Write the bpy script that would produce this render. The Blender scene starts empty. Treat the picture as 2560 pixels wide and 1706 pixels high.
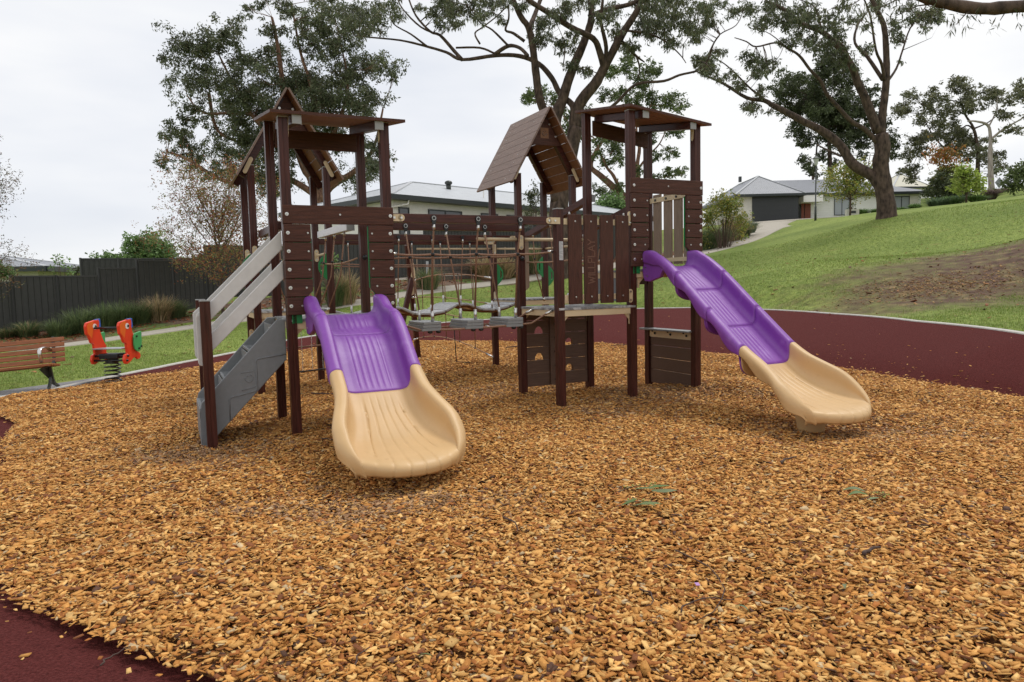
import bpy, math, random
import numpy as np
from math import sin, cos, pi, radians, sqrt, tan
from mathutils import Vector, Matrix

# ------------------------------------------------------------ camera, sky, sun, exposure
S = bpy.context.scene
COL = S.collection
F_PX, PITCH, ROLL, EYE = 1785.5, 0.0807, 0.0231, 1.5
cam = bpy.data.objects.new('camera', bpy.data.cameras.new('camera'))
COL.objects.link(cam); S.camera = cam
cam.data.sensor_width = 36.0
cam.data.lens = 36.0 * F_PX / 2560.0
cam.data.clip_start, cam.data.clip_end = 0.05, 1500
cam.matrix_world = (Matrix.Translation((0, 0, EYE)) @ Matrix.Rotation(pi/2 - PITCH, 4, 'X')
                    @ Matrix.Rotation(-ROLL, 4, 'Z'))

W = bpy.data.worlds.new('World'); S.world = W; W.use_nodes = True
nt = W.node_tree; nt.nodes.clear()
SUN_EL, SUN_AZ = radians(64), radians(42)      # high, ahead and to the right, behind cloud
def N(tree, kind, **kw):
    n = tree.nodes.new(kind)
    for k, v in kw.items(): setattr(n, k, v)
    return n
def ramp(node, stops):
    cr = node.color_ramp
    while len(cr.elements) < len(stops): cr.elements.new(0.5)
    for e, (p, c) in zip(cr.elements, stops):
        e.position = p; e.color = (c[0], c[1], c[2], 1)
out = N(nt, 'ShaderNodeOutputWorld'); bg = N(nt, 'ShaderNodeBackground')
sky = N(nt, 'ShaderNodeTexSky', sky_type='NISHITA', sun_disc=False)
sky.sun_elevation, sky.sun_rotation = SUN_EL, SUN_AZ
tc = N(nt, 'ShaderNodeTexCoord'); mp = N(nt, 'ShaderNodeMapping')
mp.inputs['Scale'].default_value = (1.1, 1.1, 4.2); mp.inputs['Location'].default_value = (2.3, 0.4, 1.1)
no = N(nt, 'ShaderNodeTexNoise'); no.inputs['Scale'].default_value = 1.25
no.inputs['Detail'].default_value = 5; no.inputs['Roughness'].default_value = 0.48
cr = N(nt, 'ShaderNodeValToRGB')
ramp(cr, [(0.32, (0.76, 0.80, 0.88)), (0.44, (0.90, 0.92, 0.965)), (0.54, (1.03, 1.03, 1.03))])
sx = N(nt, 'ShaderNodeSeparateXYZ'); hr = N(nt, 'ShaderNodeValToRGB')
ramp(hr, [(0.0, (0.9, 0.9, 0.9)), (0.10, (0.12, 0.12, 0.12)), (0.28, (0.0, 0.0, 0.0)), (0.52, (1, 1, 1))])
mxc = N(nt, 'ShaderNodeMixRGB'); mxc.inputs['Color2'].default_value = (0.98, 0.99, 1.0, 1)
sc10 = N(nt, 'ShaderNodeMixRGB', blend_type='MULTIPLY'); sc10.inputs['Fac'].default_value = 1
sc10.inputs['Color2'].default_value = (0.1, 0.1, 0.1, 1)      # the clear sky above the cloud at strength 0.1
mix = N(nt, 'ShaderNodeMixRGB'); mix.inputs['Fac'].default_value = 0.95
L = nt.links.new
L(tc.outputs['Generated'], mp.inputs['Vector']); L(mp.outputs[0], no.inputs['Vector'])
L(no.outputs['Fac'], cr.inputs['Fac']); L(tc.outputs['Generated'], sx.inputs[0]); L(sx.outputs['Z'], hr.inputs['Fac'])
L(hr.outputs[0], mxc.inputs['Fac']); L(cr.outputs[0], mxc.inputs['Color1'])
L(sky.outputs[0], sc10.inputs['Color1']); L(sc10.outputs[0], mix.inputs['Color1']); L(mxc.outputs[0], mix.inputs['Color2'])
L(mix.outputs[0], bg.inputs['Color']); bg.inputs['Strength'].default_value = 1.0
L(bg.outputs[0], out.inputs['Surface'])

sl = bpy.data.lights.new('sun', 'SUN'); sl.energy = 1.5; sl.angle = radians(13); sl.color = (1, 0.97, 0.92)
so = bpy.data.objects.new('sun', sl); COL.objects.link(so)
sd = Vector((sin(SUN_AZ)*cos(SUN_EL), cos(SUN_AZ)*cos(SUN_EL), sin(SUN_EL)))
so.rotation_euler = sd.to_track_quat('Z', 'Y').to_euler(); so.location = sd*50

S.render.engine = 'CYCLES'
S.view_settings.view_transform = 'Standard'; S.view_settings.look = 'None'
S.view_settings.exposure = 0.0; S.view_settings.gamma = 1.0
S.cycles.use_denoising = True
S.cycles.max_bounces = 6; S.cycles.transparent_max_bounces = 4

rng = np.random.default_rng(7); random.seed(7)

# ------------------------------------------------------------ survey helper: a sight line and a distance give a point
_c, _s, _cr, _sr = cos(PITCH), sin(PITCH), cos(ROLL), sin(ROLL)
def P(px, py, d):
    a, b = px-1280, py-853
    x = a*_cr - b*_sr; y = a*_sr + b*_cr
    Y = F_PX*_c - y*_s; Z = -F_PX*_s - y*_c
    return Vector((x/Y*d, d, EYE + Z/Y*d))

# ------------------------------------------------------------ object helpers
def tag(o, label=None, cat=None, group=None, kind=None):
    if label: o['label'] = label
    if cat: o['category'] = cat
    if group: o['group'] = group
    if kind: o['kind'] = kind
    return o
def empty(name, loc, rz=0.0, **kw):
    o = bpy.data.objects.new(name, None); COL.objects.link(o)
    o.location = loc; o.rotation_euler = (0, 0, rz); o.empty_display_size = 0.2
    return tag(o, **kw)
def copy_tree(o, parent=None):
    c = o.copy(); COL.objects.link(c); c.parent = parent
    for ch in list(o.children): copy_tree(ch, c)
    return c

class MB:
    def __init__(s): s.v = []; s.f = []; s.m = []; s.cur = 0
    def add(s, vs, fs):
        n = len(s.v); s.v += [tuple(v) for v in vs]
        for f in fs: s.f.append(tuple(i+n for i in f)); s.m.append(s.cur)
    def box(s, a, b, R=None, o=None):
        x0, y0, z0 = a; x1, y1, z1 = b
        vs = [(x0,y0,z0),(x1,y0,z0),(x1,y1,z0),(x0,y1,z0),(x0,y0,z1),(x1,y0,z1),(x1,y1,z1),(x0,y1,z1)]
        if R is not None:
            o = Vector(o or (0,0,0)); vs = [tuple(R @ (Vector(v)-o) + o) for v in vs]
        s.add(vs, [(0,3,2,1),(4,5,6,7),(0,1,5,4),(1,2,6,5),(2,3,7,6),(3,0,4,7)])
    def bar(s, p, q, w, h, up=(0,0,1)):
        p, q = Vector(p), Vector(q); d = (q-p).normalized(); u = Vector(up)
        sd_ = d.cross(u)
        if sd_.length < 1e-3: sd_ = d.cross(Vector((1,0,0)))
        sd_.normalize(); u = sd_.cross(d).normalized()
        vs = []
        for c in (p, q):
            for a, b in ((-1,-1),(1,-1),(1,1),(-1,1)): vs.append(c + sd_*(a*w/2) + u*(b*h/2))
        s.add(vs, [(0,1,2,3),(7,6,5,4),(0,4,5,1),(1,5,6,2),(2,6,7,3),(3,7,4,0)])
    def prism(s, poly, axis, a, b):
        def pt(u, v, w):
            return {'x': (w, u, v), 'y': (u, w, v), 'z': (u, v, w)}[axis]
        n = len(poly)
        vs = [pt(u, v, a) for u, v in poly] + [pt(u, v, b) for u, v in poly]
        ar = sum(poly[i][0]*poly[(i+1)%n][1]-poly[(i+1)%n][0]*poly[i][1] for i in range(n))
        flip = (ar > 0) == (axis in 'xz')
        f0 = tuple(range(n)); f1 = tuple(range(n, 2*n))
        side = [(i, (i+1)%n, (i+1)%n+n, i+n) for i in range(n)]
        fs = [f0[::-1], f1] + side if flip else [f0, f1[::-1]] + [t[::-1] for t in side]
        s.add(vs, fs)
    def tube(s, pts, r, n=8, caps=True):
        pts = [Vector(p) for p in pts]; k = len(pts)
        if not hasattr(r, '__len__'): r = [r]*k
        ref = None; rings = []
        for i, p in enumerate(pts):
            d = (pts[min(i+1,k-1)] - pts[max(i-1,0)])
            d = d.normalized() if d.length > 1e-9 else Vector((0,0,1))
            if ref is None:
                ref = Vector((0,0,1)).cross(d)
                if ref.length < 0.1: ref = Vector((1,0,0)).cross(d)
            ref = (ref - d*ref.dot(d)).normalized(); o = d.cross(ref)
            rings.append([p + (ref*cos(2*pi*j/n) + o*sin(2*pi*j/n))*r[i] for j in range(n)])
        vs = [v for rg in rings for v in rg]
        fs = [(i*n+j, i*n+(j+1)%n, (i+1)*n+(j+1)%n, (i+1)*n+j) for i in range(k-1) for j in range(n)]
        if caps: fs += [tuple(range(n))[::-1], tuple((k-1)*n+j for j in range(n))]
        s.add(vs, fs)
    def cyl(s, p, q, r, n=16): s.tube([p, q], r, n)
    def ball(s, c, r, nu=10, nv=6, sc=(1,1,1)):
        vs = [(c[0], c[1], c[2]-r*sc[2])]
        for i in range(1, nv):
            a = -pi/2 + pi*i/nv
            for j in range(nu):
                vs.append((c[0]+r*cos(a)*cos(2*pi*j/nu)*sc[0], c[1]+r*cos(a)*sin(2*pi*j/nu)*sc[1], c[2]+r*sin(a)*sc[2]))
        vs.append((c[0], c[1], c[2]+r*sc[2])); e = len(vs)-1
        fs = [(0, 1+(j+1)%nu, 1+j) for j in range(nu)]
        for i in range(nv-2):
            for j in range(nu):
                a = 1+i*nu+j; b = 1+i*nu+(j+1)%nu; fs.append((a, b, b+nu, a+nu))
        fs += [(1+(nv-2)*nu+j, 1+(nv-2)*nu+(j+1)%nu, e) for j in range(nu)]
        s.add(vs, fs)
    def build(s, name, mats, parent=None, smooth=False, bevel=0.0, seg=2):
        me = bpy.data.meshes.new(name); me.from_pydata(s.v, [], s.f)
        if not isinstance(mats, (list, tuple)): mats = [mats]
        for m in mats: me.materials.append(m)
        if len(mats) > 1: me.polygons.foreach_set('material_index', s.m)
        if smooth: me.polygons.foreach_set('use_smooth', [True]*len(s.f))
        me.update()
        o = bpy.data.objects.new(name, me); COL.objects.link(o); o.parent = parent
        if bevel:
            b = o.modifiers.new('bevel', 'BEVEL'); b.width = bevel; b.segments = seg; b.limit_method = 'ANGLE'
            b.harden_normals = False
        return o

def np_mesh(name, V, Fq, mat_, cols=None, parent=None, smooth=False, nper=4):
    """V (n,3), Fq (m,k) faces; cols (m,3) per-face colour"""
    me = bpy.data.meshes.new(name); V = np.asarray(V, np.float32); Fq = np.asarray(Fq, np.int32)
    m, k = Fq.shape
    me.vertices.add(len(V)); me.vertices.foreach_set('co', V.ravel())
    me.loops.add(m*k); me.loops.foreach_set('vertex_index', Fq.ravel())
    me.polygons.add(m); me.polygons.foreach_set('loop_start', np.arange(0, m*k, k, dtype=np.int32))
    if smooth: me.polygons.foreach_set('use_smooth', np.ones(m, bool))
    me.update(calc_edges=True)
    if cols is not None:
        at = me.attributes.new('col', 'FLOAT_COLOR', 'FACE')
        c4 = np.ones((m, 4), np.float32); c4[:, :3] = cols; at.data.foreach_set('color', c4.ravel())
    for mm in (mat_ if isinstance(mat_, (list, tuple)) else [mat_]): me.materials.append(mm)
    o = bpy.data.objects.new(name, me); COL.objects.link(o); o.parent = parent
    return o

# ------------------------------------------------------------ materials
def mat(name, col, rough=0.6, var=0.0, scale=(1,1,1), nscale=8.0, bump=0.0, bscale=None, spec=0.5,
        metal=0.0, attr=False, col2=None, detail=6, coat=0.0, lo=0.3, hi=0.7, trans=0.0, spots=None):
    m = bpy.data.materials.new(name); m.use_nodes = True
    t = m.node_tree; b = t.nodes['Principled BSDF']; lk = t.links.new
    b.inputs['Roughness'].default_value = rough; b.inputs['Metallic'].default_value = metal
    b.inputs['Specular IOR Level'].default_value = spec; b.inputs['Coat Weight'].default_value = coat; b.inputs['Coat Roughness'].default_value = 0.16
    b.inputs['Base Color'].default_value = (*col, 1)
    tcn = N(t, 'ShaderNodeTexCoord'); mpn = N(t, 'ShaderNodeMapping'); mpn.inputs['Scale'].default_value = scale
    lk(tcn.outputs['Object'], mpn.inputs['Vector'])
    csock = None
    if var or col2:
        nz = N(t, 'ShaderNodeTexNoise'); nz.inputs['Scale'].default_value = nscale; nz.inputs['Detail'].default_value = detail
        lk(mpn.outputs[0], nz.inputs['Vector'])
        rp = N(t, 'ShaderNodeValToRGB'); c2 = col2 or tuple(c*(1+var) for c in col)
        c1 = col if col2 else tuple(c*(1-var) for c in col)
        ramp(rp, [(lo, c1), (hi, c2)]); lk(nz.outputs['Fac'], rp.inputs['Fac']); csock = rp.outputs[0]
    if attr:
        an = N(t, 'ShaderNodeAttribute', attribute_name='col')
        if csock:
            mx = N(t, 'ShaderNodeMixRGB', blend_type='MULTIPLY'); mx.inputs['Fac'].default_value = 1
            lk(an.outputs['Color'], mx.inputs['Color1']); lk(csock, mx.inputs['Color2']); csock = mx.outputs[0]
        else: csock = an.outputs['Color']
    if spots:     # (colour, noise scale, low, high): blotches with a shape of their own
        nz2 = N(t, 'ShaderNodeTexNoise'); nz2.inputs['Scale'].default_value = spots[1]; nz2.inputs['Detail'].default_value = 4
        lk(tcn.outputs['Object'], nz2.inputs['Vector'])
        r2 = N(t, 'ShaderNodeValToRGB'); ramp(r2, [(spots[2], (0,0,0)), (spots[3], (1,1,1))]); lk(nz2.outputs['Fac'], r2.inputs['Fac'])
        mx2 = N(t, 'ShaderNodeMixRGB'); lk(r2.outputs[0], mx2.inputs['Fac'])
        if csock: lk(csock, mx2.inputs['Color1'])
        else: mx2.inputs['Color1'].default_value = (*col, 1)
        mx2.inputs['Color2'].default_value = (*spots[0], 1); csock = mx2.outputs[0]
    if csock: lk(csock, b.inputs['Base Color'])
    if bump:
        nb = N(t, 'ShaderNodeTexNoise'); nb.inputs['Scale'].default_value = bscale or nscale; nb.inputs['Detail'].default_value = 5
        lk(mpn.outputs[0], nb.inputs['Vector'])
        bn = N(t, 'ShaderNodeBump'); bn.inputs['Strength'].default_value = min(1, bump); bn.inputs['Distance'].default_value = 0.01*max(1, bump)
        lk(nb.outputs['Fac'], bn.inputs['Height']); lk(bn.outputs[0], b.inputs['Normal'])
    if trans:
        tr = N(t, 'ShaderNodeBsdfTranslucent'); ms = N(t, 'ShaderNodeMixShader'); ms.inputs['Fac'].default_value = trans
        if csock: lk(csock, tr.inputs['Color'])
        else: tr.inputs['Color'].default_value = (*col, 1)
        lk(b.outputs[0], ms.inputs[1]); lk(tr.outputs[0], ms.inputs[2]); lk(ms.outputs[0], t.nodes['Material Output'].inputs['Surface'])
    return m
M = {}
M['post'] = mat('red brown post', (0.064, 0.0185, 0.0130), 0.5, 0.35, (9, 9, 0.7), 6, 0.12, 30, spec=0.15, coat=0.28)
M['sheen_beam'] = mat('beam painted with sky sheen', (0.60, 0.55, 0.54), 0.3, 0.05, spec=0.6, coat=0.5)  # sky reflection on a dark beam, put into the base colour
M['beam_u'] = mat('red brown beam', (0.064, 0.0185, 0.0130), 0.5, 0.35, (0.7, 9, 9), 6, 0.12, 30, spec=0.15, coat=0.28)
M['beam_v'] = mat('red brown cross beam', (0.064, 0.0185, 0.0130), 0.5, 0.35, (9, 0.7, 9), 6, 0.12, 30, spec=0.15, coat=0.28)
M['plank_u'] = mat('brown board', (0.078, 0.029, 0.019), 0.45, 0.3, (0.9, 12, 12), 5, 0.5, 18, spec=0.25)
M['plank_z'] = mat('brown upright board', (0.078, 0.029, 0.019), 0.45, 0.35, (12, 12, 0.9), 5, 0.5, 18, spec=0.25)
M['plank_v'] = mat('weathered roof board', (0.20, 0.125, 0.098), 0.5, 0.22, (12, 0.9, 12), 5, 0.5, 18)
M['plank_low'] = mat('lower brown board', (0.12, 0.066, 0.042), 0.5, 0.22, (0.9, 12, 12), 5, 0.4, 18)
M['tan_board'] = mat('tan board', (0.27, 0.19, 0.135), 0.55, 0.15, (12, 12, 0.9), 5, 0.5, 18)
M['under'] = mat('orange brown underside', (0.22, 0.100, 0.045), 0.6, 0.15, (3, 3, 3), 5)
M['letter'] = mat('carved letter', (0.16, 0.075, 0.048), 0.7)
M['cream'] = mat('cream metal', (0.66, 0.52, 0.33), 0.4, 0.05)
M['grey_cap'] = mat('grey cap', (0.30, 0.30, 0.30), 0.4)
M['white_grey'] = mat('pale grey board', (0.62, 0.60, 0.59), 0.4, 0.06, (3, 3, 3), 4)
M['deck'] = mat('grey deck', (0.20, 0.20, 0.205), 0.3, 0.5, (1, 1, 1), 40, 0.8, 120, spots=((0.55, 0.55, 0.55), 9, 0.5, 0.62))
M['step_grey'] = mat('grey plastic step', (0.24, 0.245, 0.25), 0.35, 0.1, nscale=30, bump=0.3, bscale=90)
M['bridge_grey'] = mat('pale grey bridge board', (0.42, 0.42, 0.43), 0.25, 0.15, nscale=15, bump=0.3, bscale=70, spec=0.8)
M['stair'] = mat('moulded grey plastic', (0.20, 0.21, 0.22), 0.5, 0.06, nscale=20, bump=0.25, bscale=160)
M['purple'] = mat('purple plastic', (0.22, 0.054, 0.36), 0.44, 0.04, nscale=30, bump=0.12, bscale=160, spec=0.5, spots=((0.30, 0.13, 0.45), 7, 0.55, 0.85))
M['slide_cream'] = mat('cream plastic', (0.61, 0.395, 0.185), 0.48, 0.05, nscale=3, bump=0.10, bscale=160, spots=((0.55, 0.35, 0.16), 14, 0.66, 0.80))
M['dirt'] = mat('dirt in groove', (0.25, 0.15, 0.06), 0.8)
M['green'] = mat('green plastic', (0.012, 0.22, 0.055), 0.4)
M['green2'] = mat('bright green plastic', (0.06, 0.40, 0.13), 0.4)
M['metal'] = mat('steel', (0.62, 0.60, 0.58), 0.28, metal=1.0)
M['galv'] = mat('galvanised metal', (0.45, 0.46, 0.48), 0.35, metal=0.8)
M['black'] = mat('black plastic', (0.012, 0.012, 0.014), 0.3)
M['rope'] = mat('brown rope', (0.27, 0.145, 0.09), 0.7, 0.35, (1, 1, 1), 90, 1.0, 120)
M['rope_tan'] = mat('tan rope', (0.40, 0.24, 0.15), 0.7, 0.3, (1, 1, 1), 90, 1.0, 120)
M['sticker'] = mat('silver label', (0.5, 0.5, 0.52), 0.4)
M['ink'] = mat('grey print', (0.18, 0.18, 0.20), 0.6)
M['chip'] = mat('wood chip', (1, 1, 1), 0.75, attr=True, col2=(1.2, 1.2, 1.15), scale=(1, 1, 1), nscale=160, lo=0.25, hi=0.75, spec=0.25)
M['chip'].node_tree.nodes['Color Ramp'].color_ramp.elements[0].color = (0.80, 0.76, 0.70, 1)
M['mulch'] = mat('wood chip bed', (0.08, 0.032, 0.012), 0.9, nscale=45, col2=(0.24, 0.105, 0.036), bump=1.0, bscale=60, spec=0.2)
M['rubber'] = mat('maroon rubber crumb', (0.060, 0.012, 0.011), 0.9, nscale=75, col2=(0.135, 0.033, 0.030), bump=1.0, bscale=140, spec=0.08,
                  spots=((0.17, 0.065, 0.06), 110, 0.66, 0.74))
M['kerb'] = mat('pale concrete', (0.50, 0.48, 0.44), 0.8, 0.15, nscale=12, bump=0.3, bscale=60)
M['path'] = mat('exposed concrete path', (0.40, 0.36, 0.30), 0.85, 0.12, nscale=20, bump=0.4, bscale=80)
M['slab'] = mat('grey concrete slab', (0.20, 0.195, 0.20), 0.6, 0.2, nscale=3, bump=0.3, bscale=60)
M['bedmulch'] = mat('garden bed bark', (0.10, 0.055, 0.035), 0.95, nscale=6, col2=(0.22, 0.15, 0.10), bump=1, bscale=20,
                    spots=((0.11, 0.17, 0.04), 0.7, 0.47, 0.56))
M['blade'] = mat('grass blade', (0.1, 0.2, 0.04), 0.6, attr=True, trans=0.3, spec=0.3)
M['leaf'] = mat('leaf', (0.1, 0.2, 0.04), 0.5, attr=True, trans=0.34, spec=0.35)
M['bark'] = mat('dark gum bark', (0.034, 0.025, 0.021), 0.9, nscale=3, scale=(2.5, 2.5, 1.1), col2=(0.145, 0.100, 0.078), bump=2, bscale=7, spec=0.2)
M['bark2'] = mat('red brown gum bark', (0.09, 0.05, 0.036), 0.9, nscale=3, scale=(2.5, 2.5, 1.1), col2=(0.30, 0.17, 0.115), bump=2, bscale=7, spec=0.2)
M['bark_pale'] = mat('pale gum bark', (0.24, 0.20, 0.18), 0.8, nscale=3, scale=(3, 3, 0.6), col2=(0.48, 0.42, 0.38), bump=1, bscale=9, spec=0.2)
M['stem'] = mat('thin branch', (0.12, 0.08, 0.06), 0.9, 0.3, nscale=9)
M['timber'] = mat('oiled bench slat', (0.32, 0.105, 0.035), 0.45, 0.35, (0.8, 14, 14), 5, 0.4, 20)
M['red'] = mat('orange red plastic', (0.80, 0.055, 0.018), 0.35, 0.04)
M['orange'] = mat('orange plastic', (0.85, 0.16, 0.02), 0.35)
M['blue'] = mat('blue plastic', (0.03, 0.12, 0.50), 0.35)
M['white'] = mat('white paint', (0.8, 0.8, 0.78), 0.5)
M['castiron'] = mat('dark cast metal', (0.05, 0.055, 0.05), 0.4, metal=0.3)

def lawn_material():
    m = bpy.data.materials.new('lawn grass'); m.use_nodes = True; t = m.node_tree; lk = t.links.new
    b = t.nodes['Principled BSDF']; b.inputs['Roughness'].default_value = 0.85; b.inputs['Specular IOR Level'].default_value = 0.15
    tcn = N(t, 'ShaderNodeTexCoord')
    def nz(sc, dt=5, vec=None):
        n = N(t, 'ShaderNodeTexNoise'); n.inputs['Scale'].default_value = sc; n.inputs['Detail'].default_value = dt
        lk(vec or tcn.outputs['Object'], n.inputs['Vector']); return n.outputs['Fac']
    def rp(f, st):
        r = N(t, 'ShaderNodeValToRGB'); ramp(r, st); lk(f, r.inputs['Fac']); return r.outputs[0]
    def mx(f, a, c, bt='MIX'):
        n = N(t, 'ShaderNodeMixRGB', blend_type=bt)
        if isinstance(f, float): n.inputs['Fac'].default_value = f
        else: lk(f, n.inputs['Fac'])
        lk(a, n.inputs['Color1']); lk(c, n.inputs['Color2']); return n.outputs[0]
    big = rp(nz(0.22, 3), [(0.35, (0.150, 0.205, 0.042)), (0.65, (0.235, 0.292, 0.070))])
    fine = rp(nz(7, 10), [(0.32, (0.60, 0.66, 0.56)), (0.5, (0.97, 0.97, 0.97)), (0.7, (1.26, 1.20, 1.18))])
    base = mx(1.0, big, fine, 'MULTIPLY')
    yel = rp(nz(1.3, 6), [(0.60, (0, 0, 0)), (0.74, (0.6, 0.6, 0.6))])
    ye = N(t, 'ShaderNodeRGB'); ye.outputs[0].default_value = (0.25, 0.22, 0.07, 1)
    base = mx(yel, base, ye.outputs[0])
    # worn bare earth around a spot of the slope (a real place on the ground)
    def spot(cx, cy, rx, ry, lo, hi, nsc):
        mp_ = N(t, 'ShaderNodeMapping'); mp_.inputs['Location'].default_value = (-cx/rx, -cy/ry, 0); mp_.inputs['Scale'].default_value = (1/rx, 1/ry, 0)
        lk(tcn.outputs['Object'], mp_.inputs['Vector'])
        ln = N(t, 'ShaderNodeVectorMath', operation='LENGTH'); lk(mp_.outputs[0], ln.inputs[0])
        ad = N(t, 'ShaderNodeMath', operation='MULTIPLY_ADD'); lk(nz(nsc, 8), ad.inputs[0]); ad.inputs[1].default_value = 1.5
        lk(ln.outputs['Value'], ad.inputs[2])
        mm = N(t, 'ShaderNodeMapRange'); mm.inputs['From Min'].default_value = lo; mm.inputs['From Max'].default_value = hi
        mm.inputs['To Min'].default_value = 1; mm.inputs['To Max'].default_value = 0
        lk(ad.outputs[0], mm.inputs['Value']); return mm.outputs[0]
    earth = rp(nz(3.2, 12), [(0.3, (0.065, 0.037, 0.027)), (0.46, (0.125, 0.075, 0.052)), (0.58, (0.14, 0.115, 0.055)), (0.72, (0.28, 0.18, 0.10))])
    for a in SPOTS: base = mx(spot(*a), base, earth)
    lk(base, b.inputs['Base Color'])
    bn = N(t, 'ShaderNodeBump'); bn.inputs['Strength'].default_value = 0.7; bn.inputs['Distance'].default_value = 0.03
    lk(nz(28, 6), bn.inputs['Height']); lk(bn.outputs[0], b.inputs['Normal'])
    return m

# ------------------------------------------------------------ the ground
CC = np.array([0.0, 10.5])
MULCH = [(-7.58,10.46),(-7.14,11.15),(-6.9,12.33),(-6.43,13.26),(-6.08,14.37),(-5.81,15.63),(-4.92,17.5),(-2.78,19.26),
         (0.2,18.2),(2.03,17.2),(3.93,14.5),(4.66,13.4),(5.22,11.8),(5.67,9.9),(6.06,8.4),(6.2,6.5),(5.8,4.5),(4.2,2.9),
         (2,2.2),(0.2,2.15),(-1.22,2.69),(-2.12,3.22),(-2.46,3.43),(-4.54,6.32),(-5.77,8.29),(-7.06,9.68)]
KERB = [(-7.66,10.42,-.03),(-7.22,11.2,-.01),(-6.98,12.33,.02),(-6.74,13.5,.04),(-6.45,15.0,.06),(-6.1,16.1,.1),(-5.45,18.8,.2),
        (-3.23,21.3,.3),(.14,22.6,.4),(3.99,22.7,.6),(5.59,21.0,.65),(7.11,16.08,.65),(7.35,13,.63),(7.25,9.98,.6),(7.4,6.5,.5),
        (7,3.5,.35),(5,1.3,.15),(2,.55,.03),(0,.45,.01),(-2,.8,.01),(-4,2.3,.01),(-6,4.8,.01),(-7.4,7.2,-.02),(-8.2,9.2,-.06)]
def polar(pts):
    a = np.array(pts, float); d = a[:, :2]-CC; th = np.arctan2(d[:, 1], d[:, 0]); r = np.hypot(d[:, 0], d[:, 1])
    o = np.argsort(th); th, r = th[o], r[o]; z = a[o, 2] if a.shape[1] > 2 else np.zeros(len(a))
    th = np.concatenate([th-2*pi, th, th+2*pi]); r = np.tile(r, 3); z = np.tile(z, 3)
    tt = np.linspace(-pi, pi, 721); rr = np.interp(tt, th, r); zz = np.interp(tt, th, z)
    k = np.hanning(11); k /= k.sum()
    sm = lambda q: np.convolve(np.concatenate([q[-16:-1], q, q[1:16]]), k, 'same')[15:-15]
    return tt, sm(rr), sm(zz)
TT, RM, _ = polar(MULCH); _, RK, ZK = polar(KERB)
RK = np.maximum(RK, RM+0.03)
def r_mulch(x, y): return np.interp(np.arctan2(y-CC[1], x-CC[0]), TT, RM)
KW = 0.13
CTRL = [(175,863,19),(330,841,20),(495,816,21),(760,780,23.5),(1000,743,26),(1300,705,30),(1534,667,34),(1760,632,40),(1830,612,45),(1900,580,53),
        (40,840,21),(215,815,22.5),(410,783,24.5),(800,730,27.5),(1000,700,29.5),(1300,675,33),(1500,655,36),
        (1950,551,68),(2330,524,68),(2038,552,47),(2214,544,36),(2400,650,20),(2560,500,38),(2560,600,24),(2560,487,60),(2480,480,72),
        (2100,650,24),(1800,660,32),(2000,700,20.5),(2560,740,15.5),(1650,700,28),(2300,740,16.5)]
cp = [tuple(P(*c)) for c in CTRL]
for i in range(0, 720, 20):
    cp.append((CC[0]+(RK[i]+KW)*cos(TT[i]), CC[1]+(RK[i]+KW)*sin(TT[i]), ZK[i]))
cp += [(-8.5,13.5,.06),(-60,60,0),(-40,30,0.2),(-25,10,0),(-60,-20,0),(0,-40,0),(60,-20,3),(25,0,2.2),(60,30,8),(90,90,13),(45,110,11),(20,110,8),(-10,100,4),(-60,120,2),
       (-20,40,1.6),(0,50,3.6),(12,60,5.4),(-16,15,.1),(14,6,1.6),(20,20,4.6),(0,-6,0.0)]
cp = np.array(cp)
def _U(r2): return np.where(r2 > 1e-12, 0.5*r2*np.log(np.maximum(r2, 1e-12)), 0)
n_ = len(cp); X_ = cp[:, :2]/50.0
K_ = _U(((X_[:, None]-X_[None])**2).sum(-1)) + 2e-4*np.eye(n_)
Pm = np.c_[np.ones(n_), X_]
A_ = np.block([[K_, Pm], [Pm.T, np.zeros((3, 3))]])
w_ = np.linalg.solve(A_, np.r_[cp[:, 2], 0, 0, 0])
def hz(x, y):
    q = np.c_[np.ravel(x), np.ravel(y)]/50.0
    u = _U(((q[:, None]-X_[None])**2).sum(-1))
    return (u @ w_[:n_] + w_[n_] + q @ w_[n_+1:]).reshape(np.shape(x))
def gz(x, y): return float(hz(np.array([x]), np.array([y]))[0])

SPOTS = [(11.4, 17.6, 5.3, 3.8, 1.05, 1.75, 1.3), (14.5, 19.5, 6.0, 3.6, 1.0, 1.8, 1.1), (9.3, 16.2, 4.0, 2.6, 0.75, 1.7, 1.5), (12.3, 14.0, 3.2, 1.6, 0.95, 1.75, 1.6), (10.8, 17.4, 2.2, 1.2, 0.9, 1.6, 1.2)]
M['lawn'] = lawn_material()

TH = TT[:-1]; nT = len(TH); ct, st = np.cos(TH), np.sin(TH)
def loft_rings(name, rings, mat_, kind='structure'):
    V = np.concatenate([np.c_[CC[0]+r*ct, CC[1]+r*st, z*np.ones(nT)] for r, z in rings])
    fs = []
    j = np.arange(nT); j2 = (j+1) % nT
    for i in range(len(rings)-1):
        fs.append(np.c_[i*nT+j, (i+1)*nT+j, (i+1)*nT+j2, i*nT+j2])
    o = np_mesh(name, V, np.concatenate(fs), mat_, smooth=True); tag(o, kind=kind); return o
rm, rk, zk = RM[:-1], RK[:-1], ZK[:-1]
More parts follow.
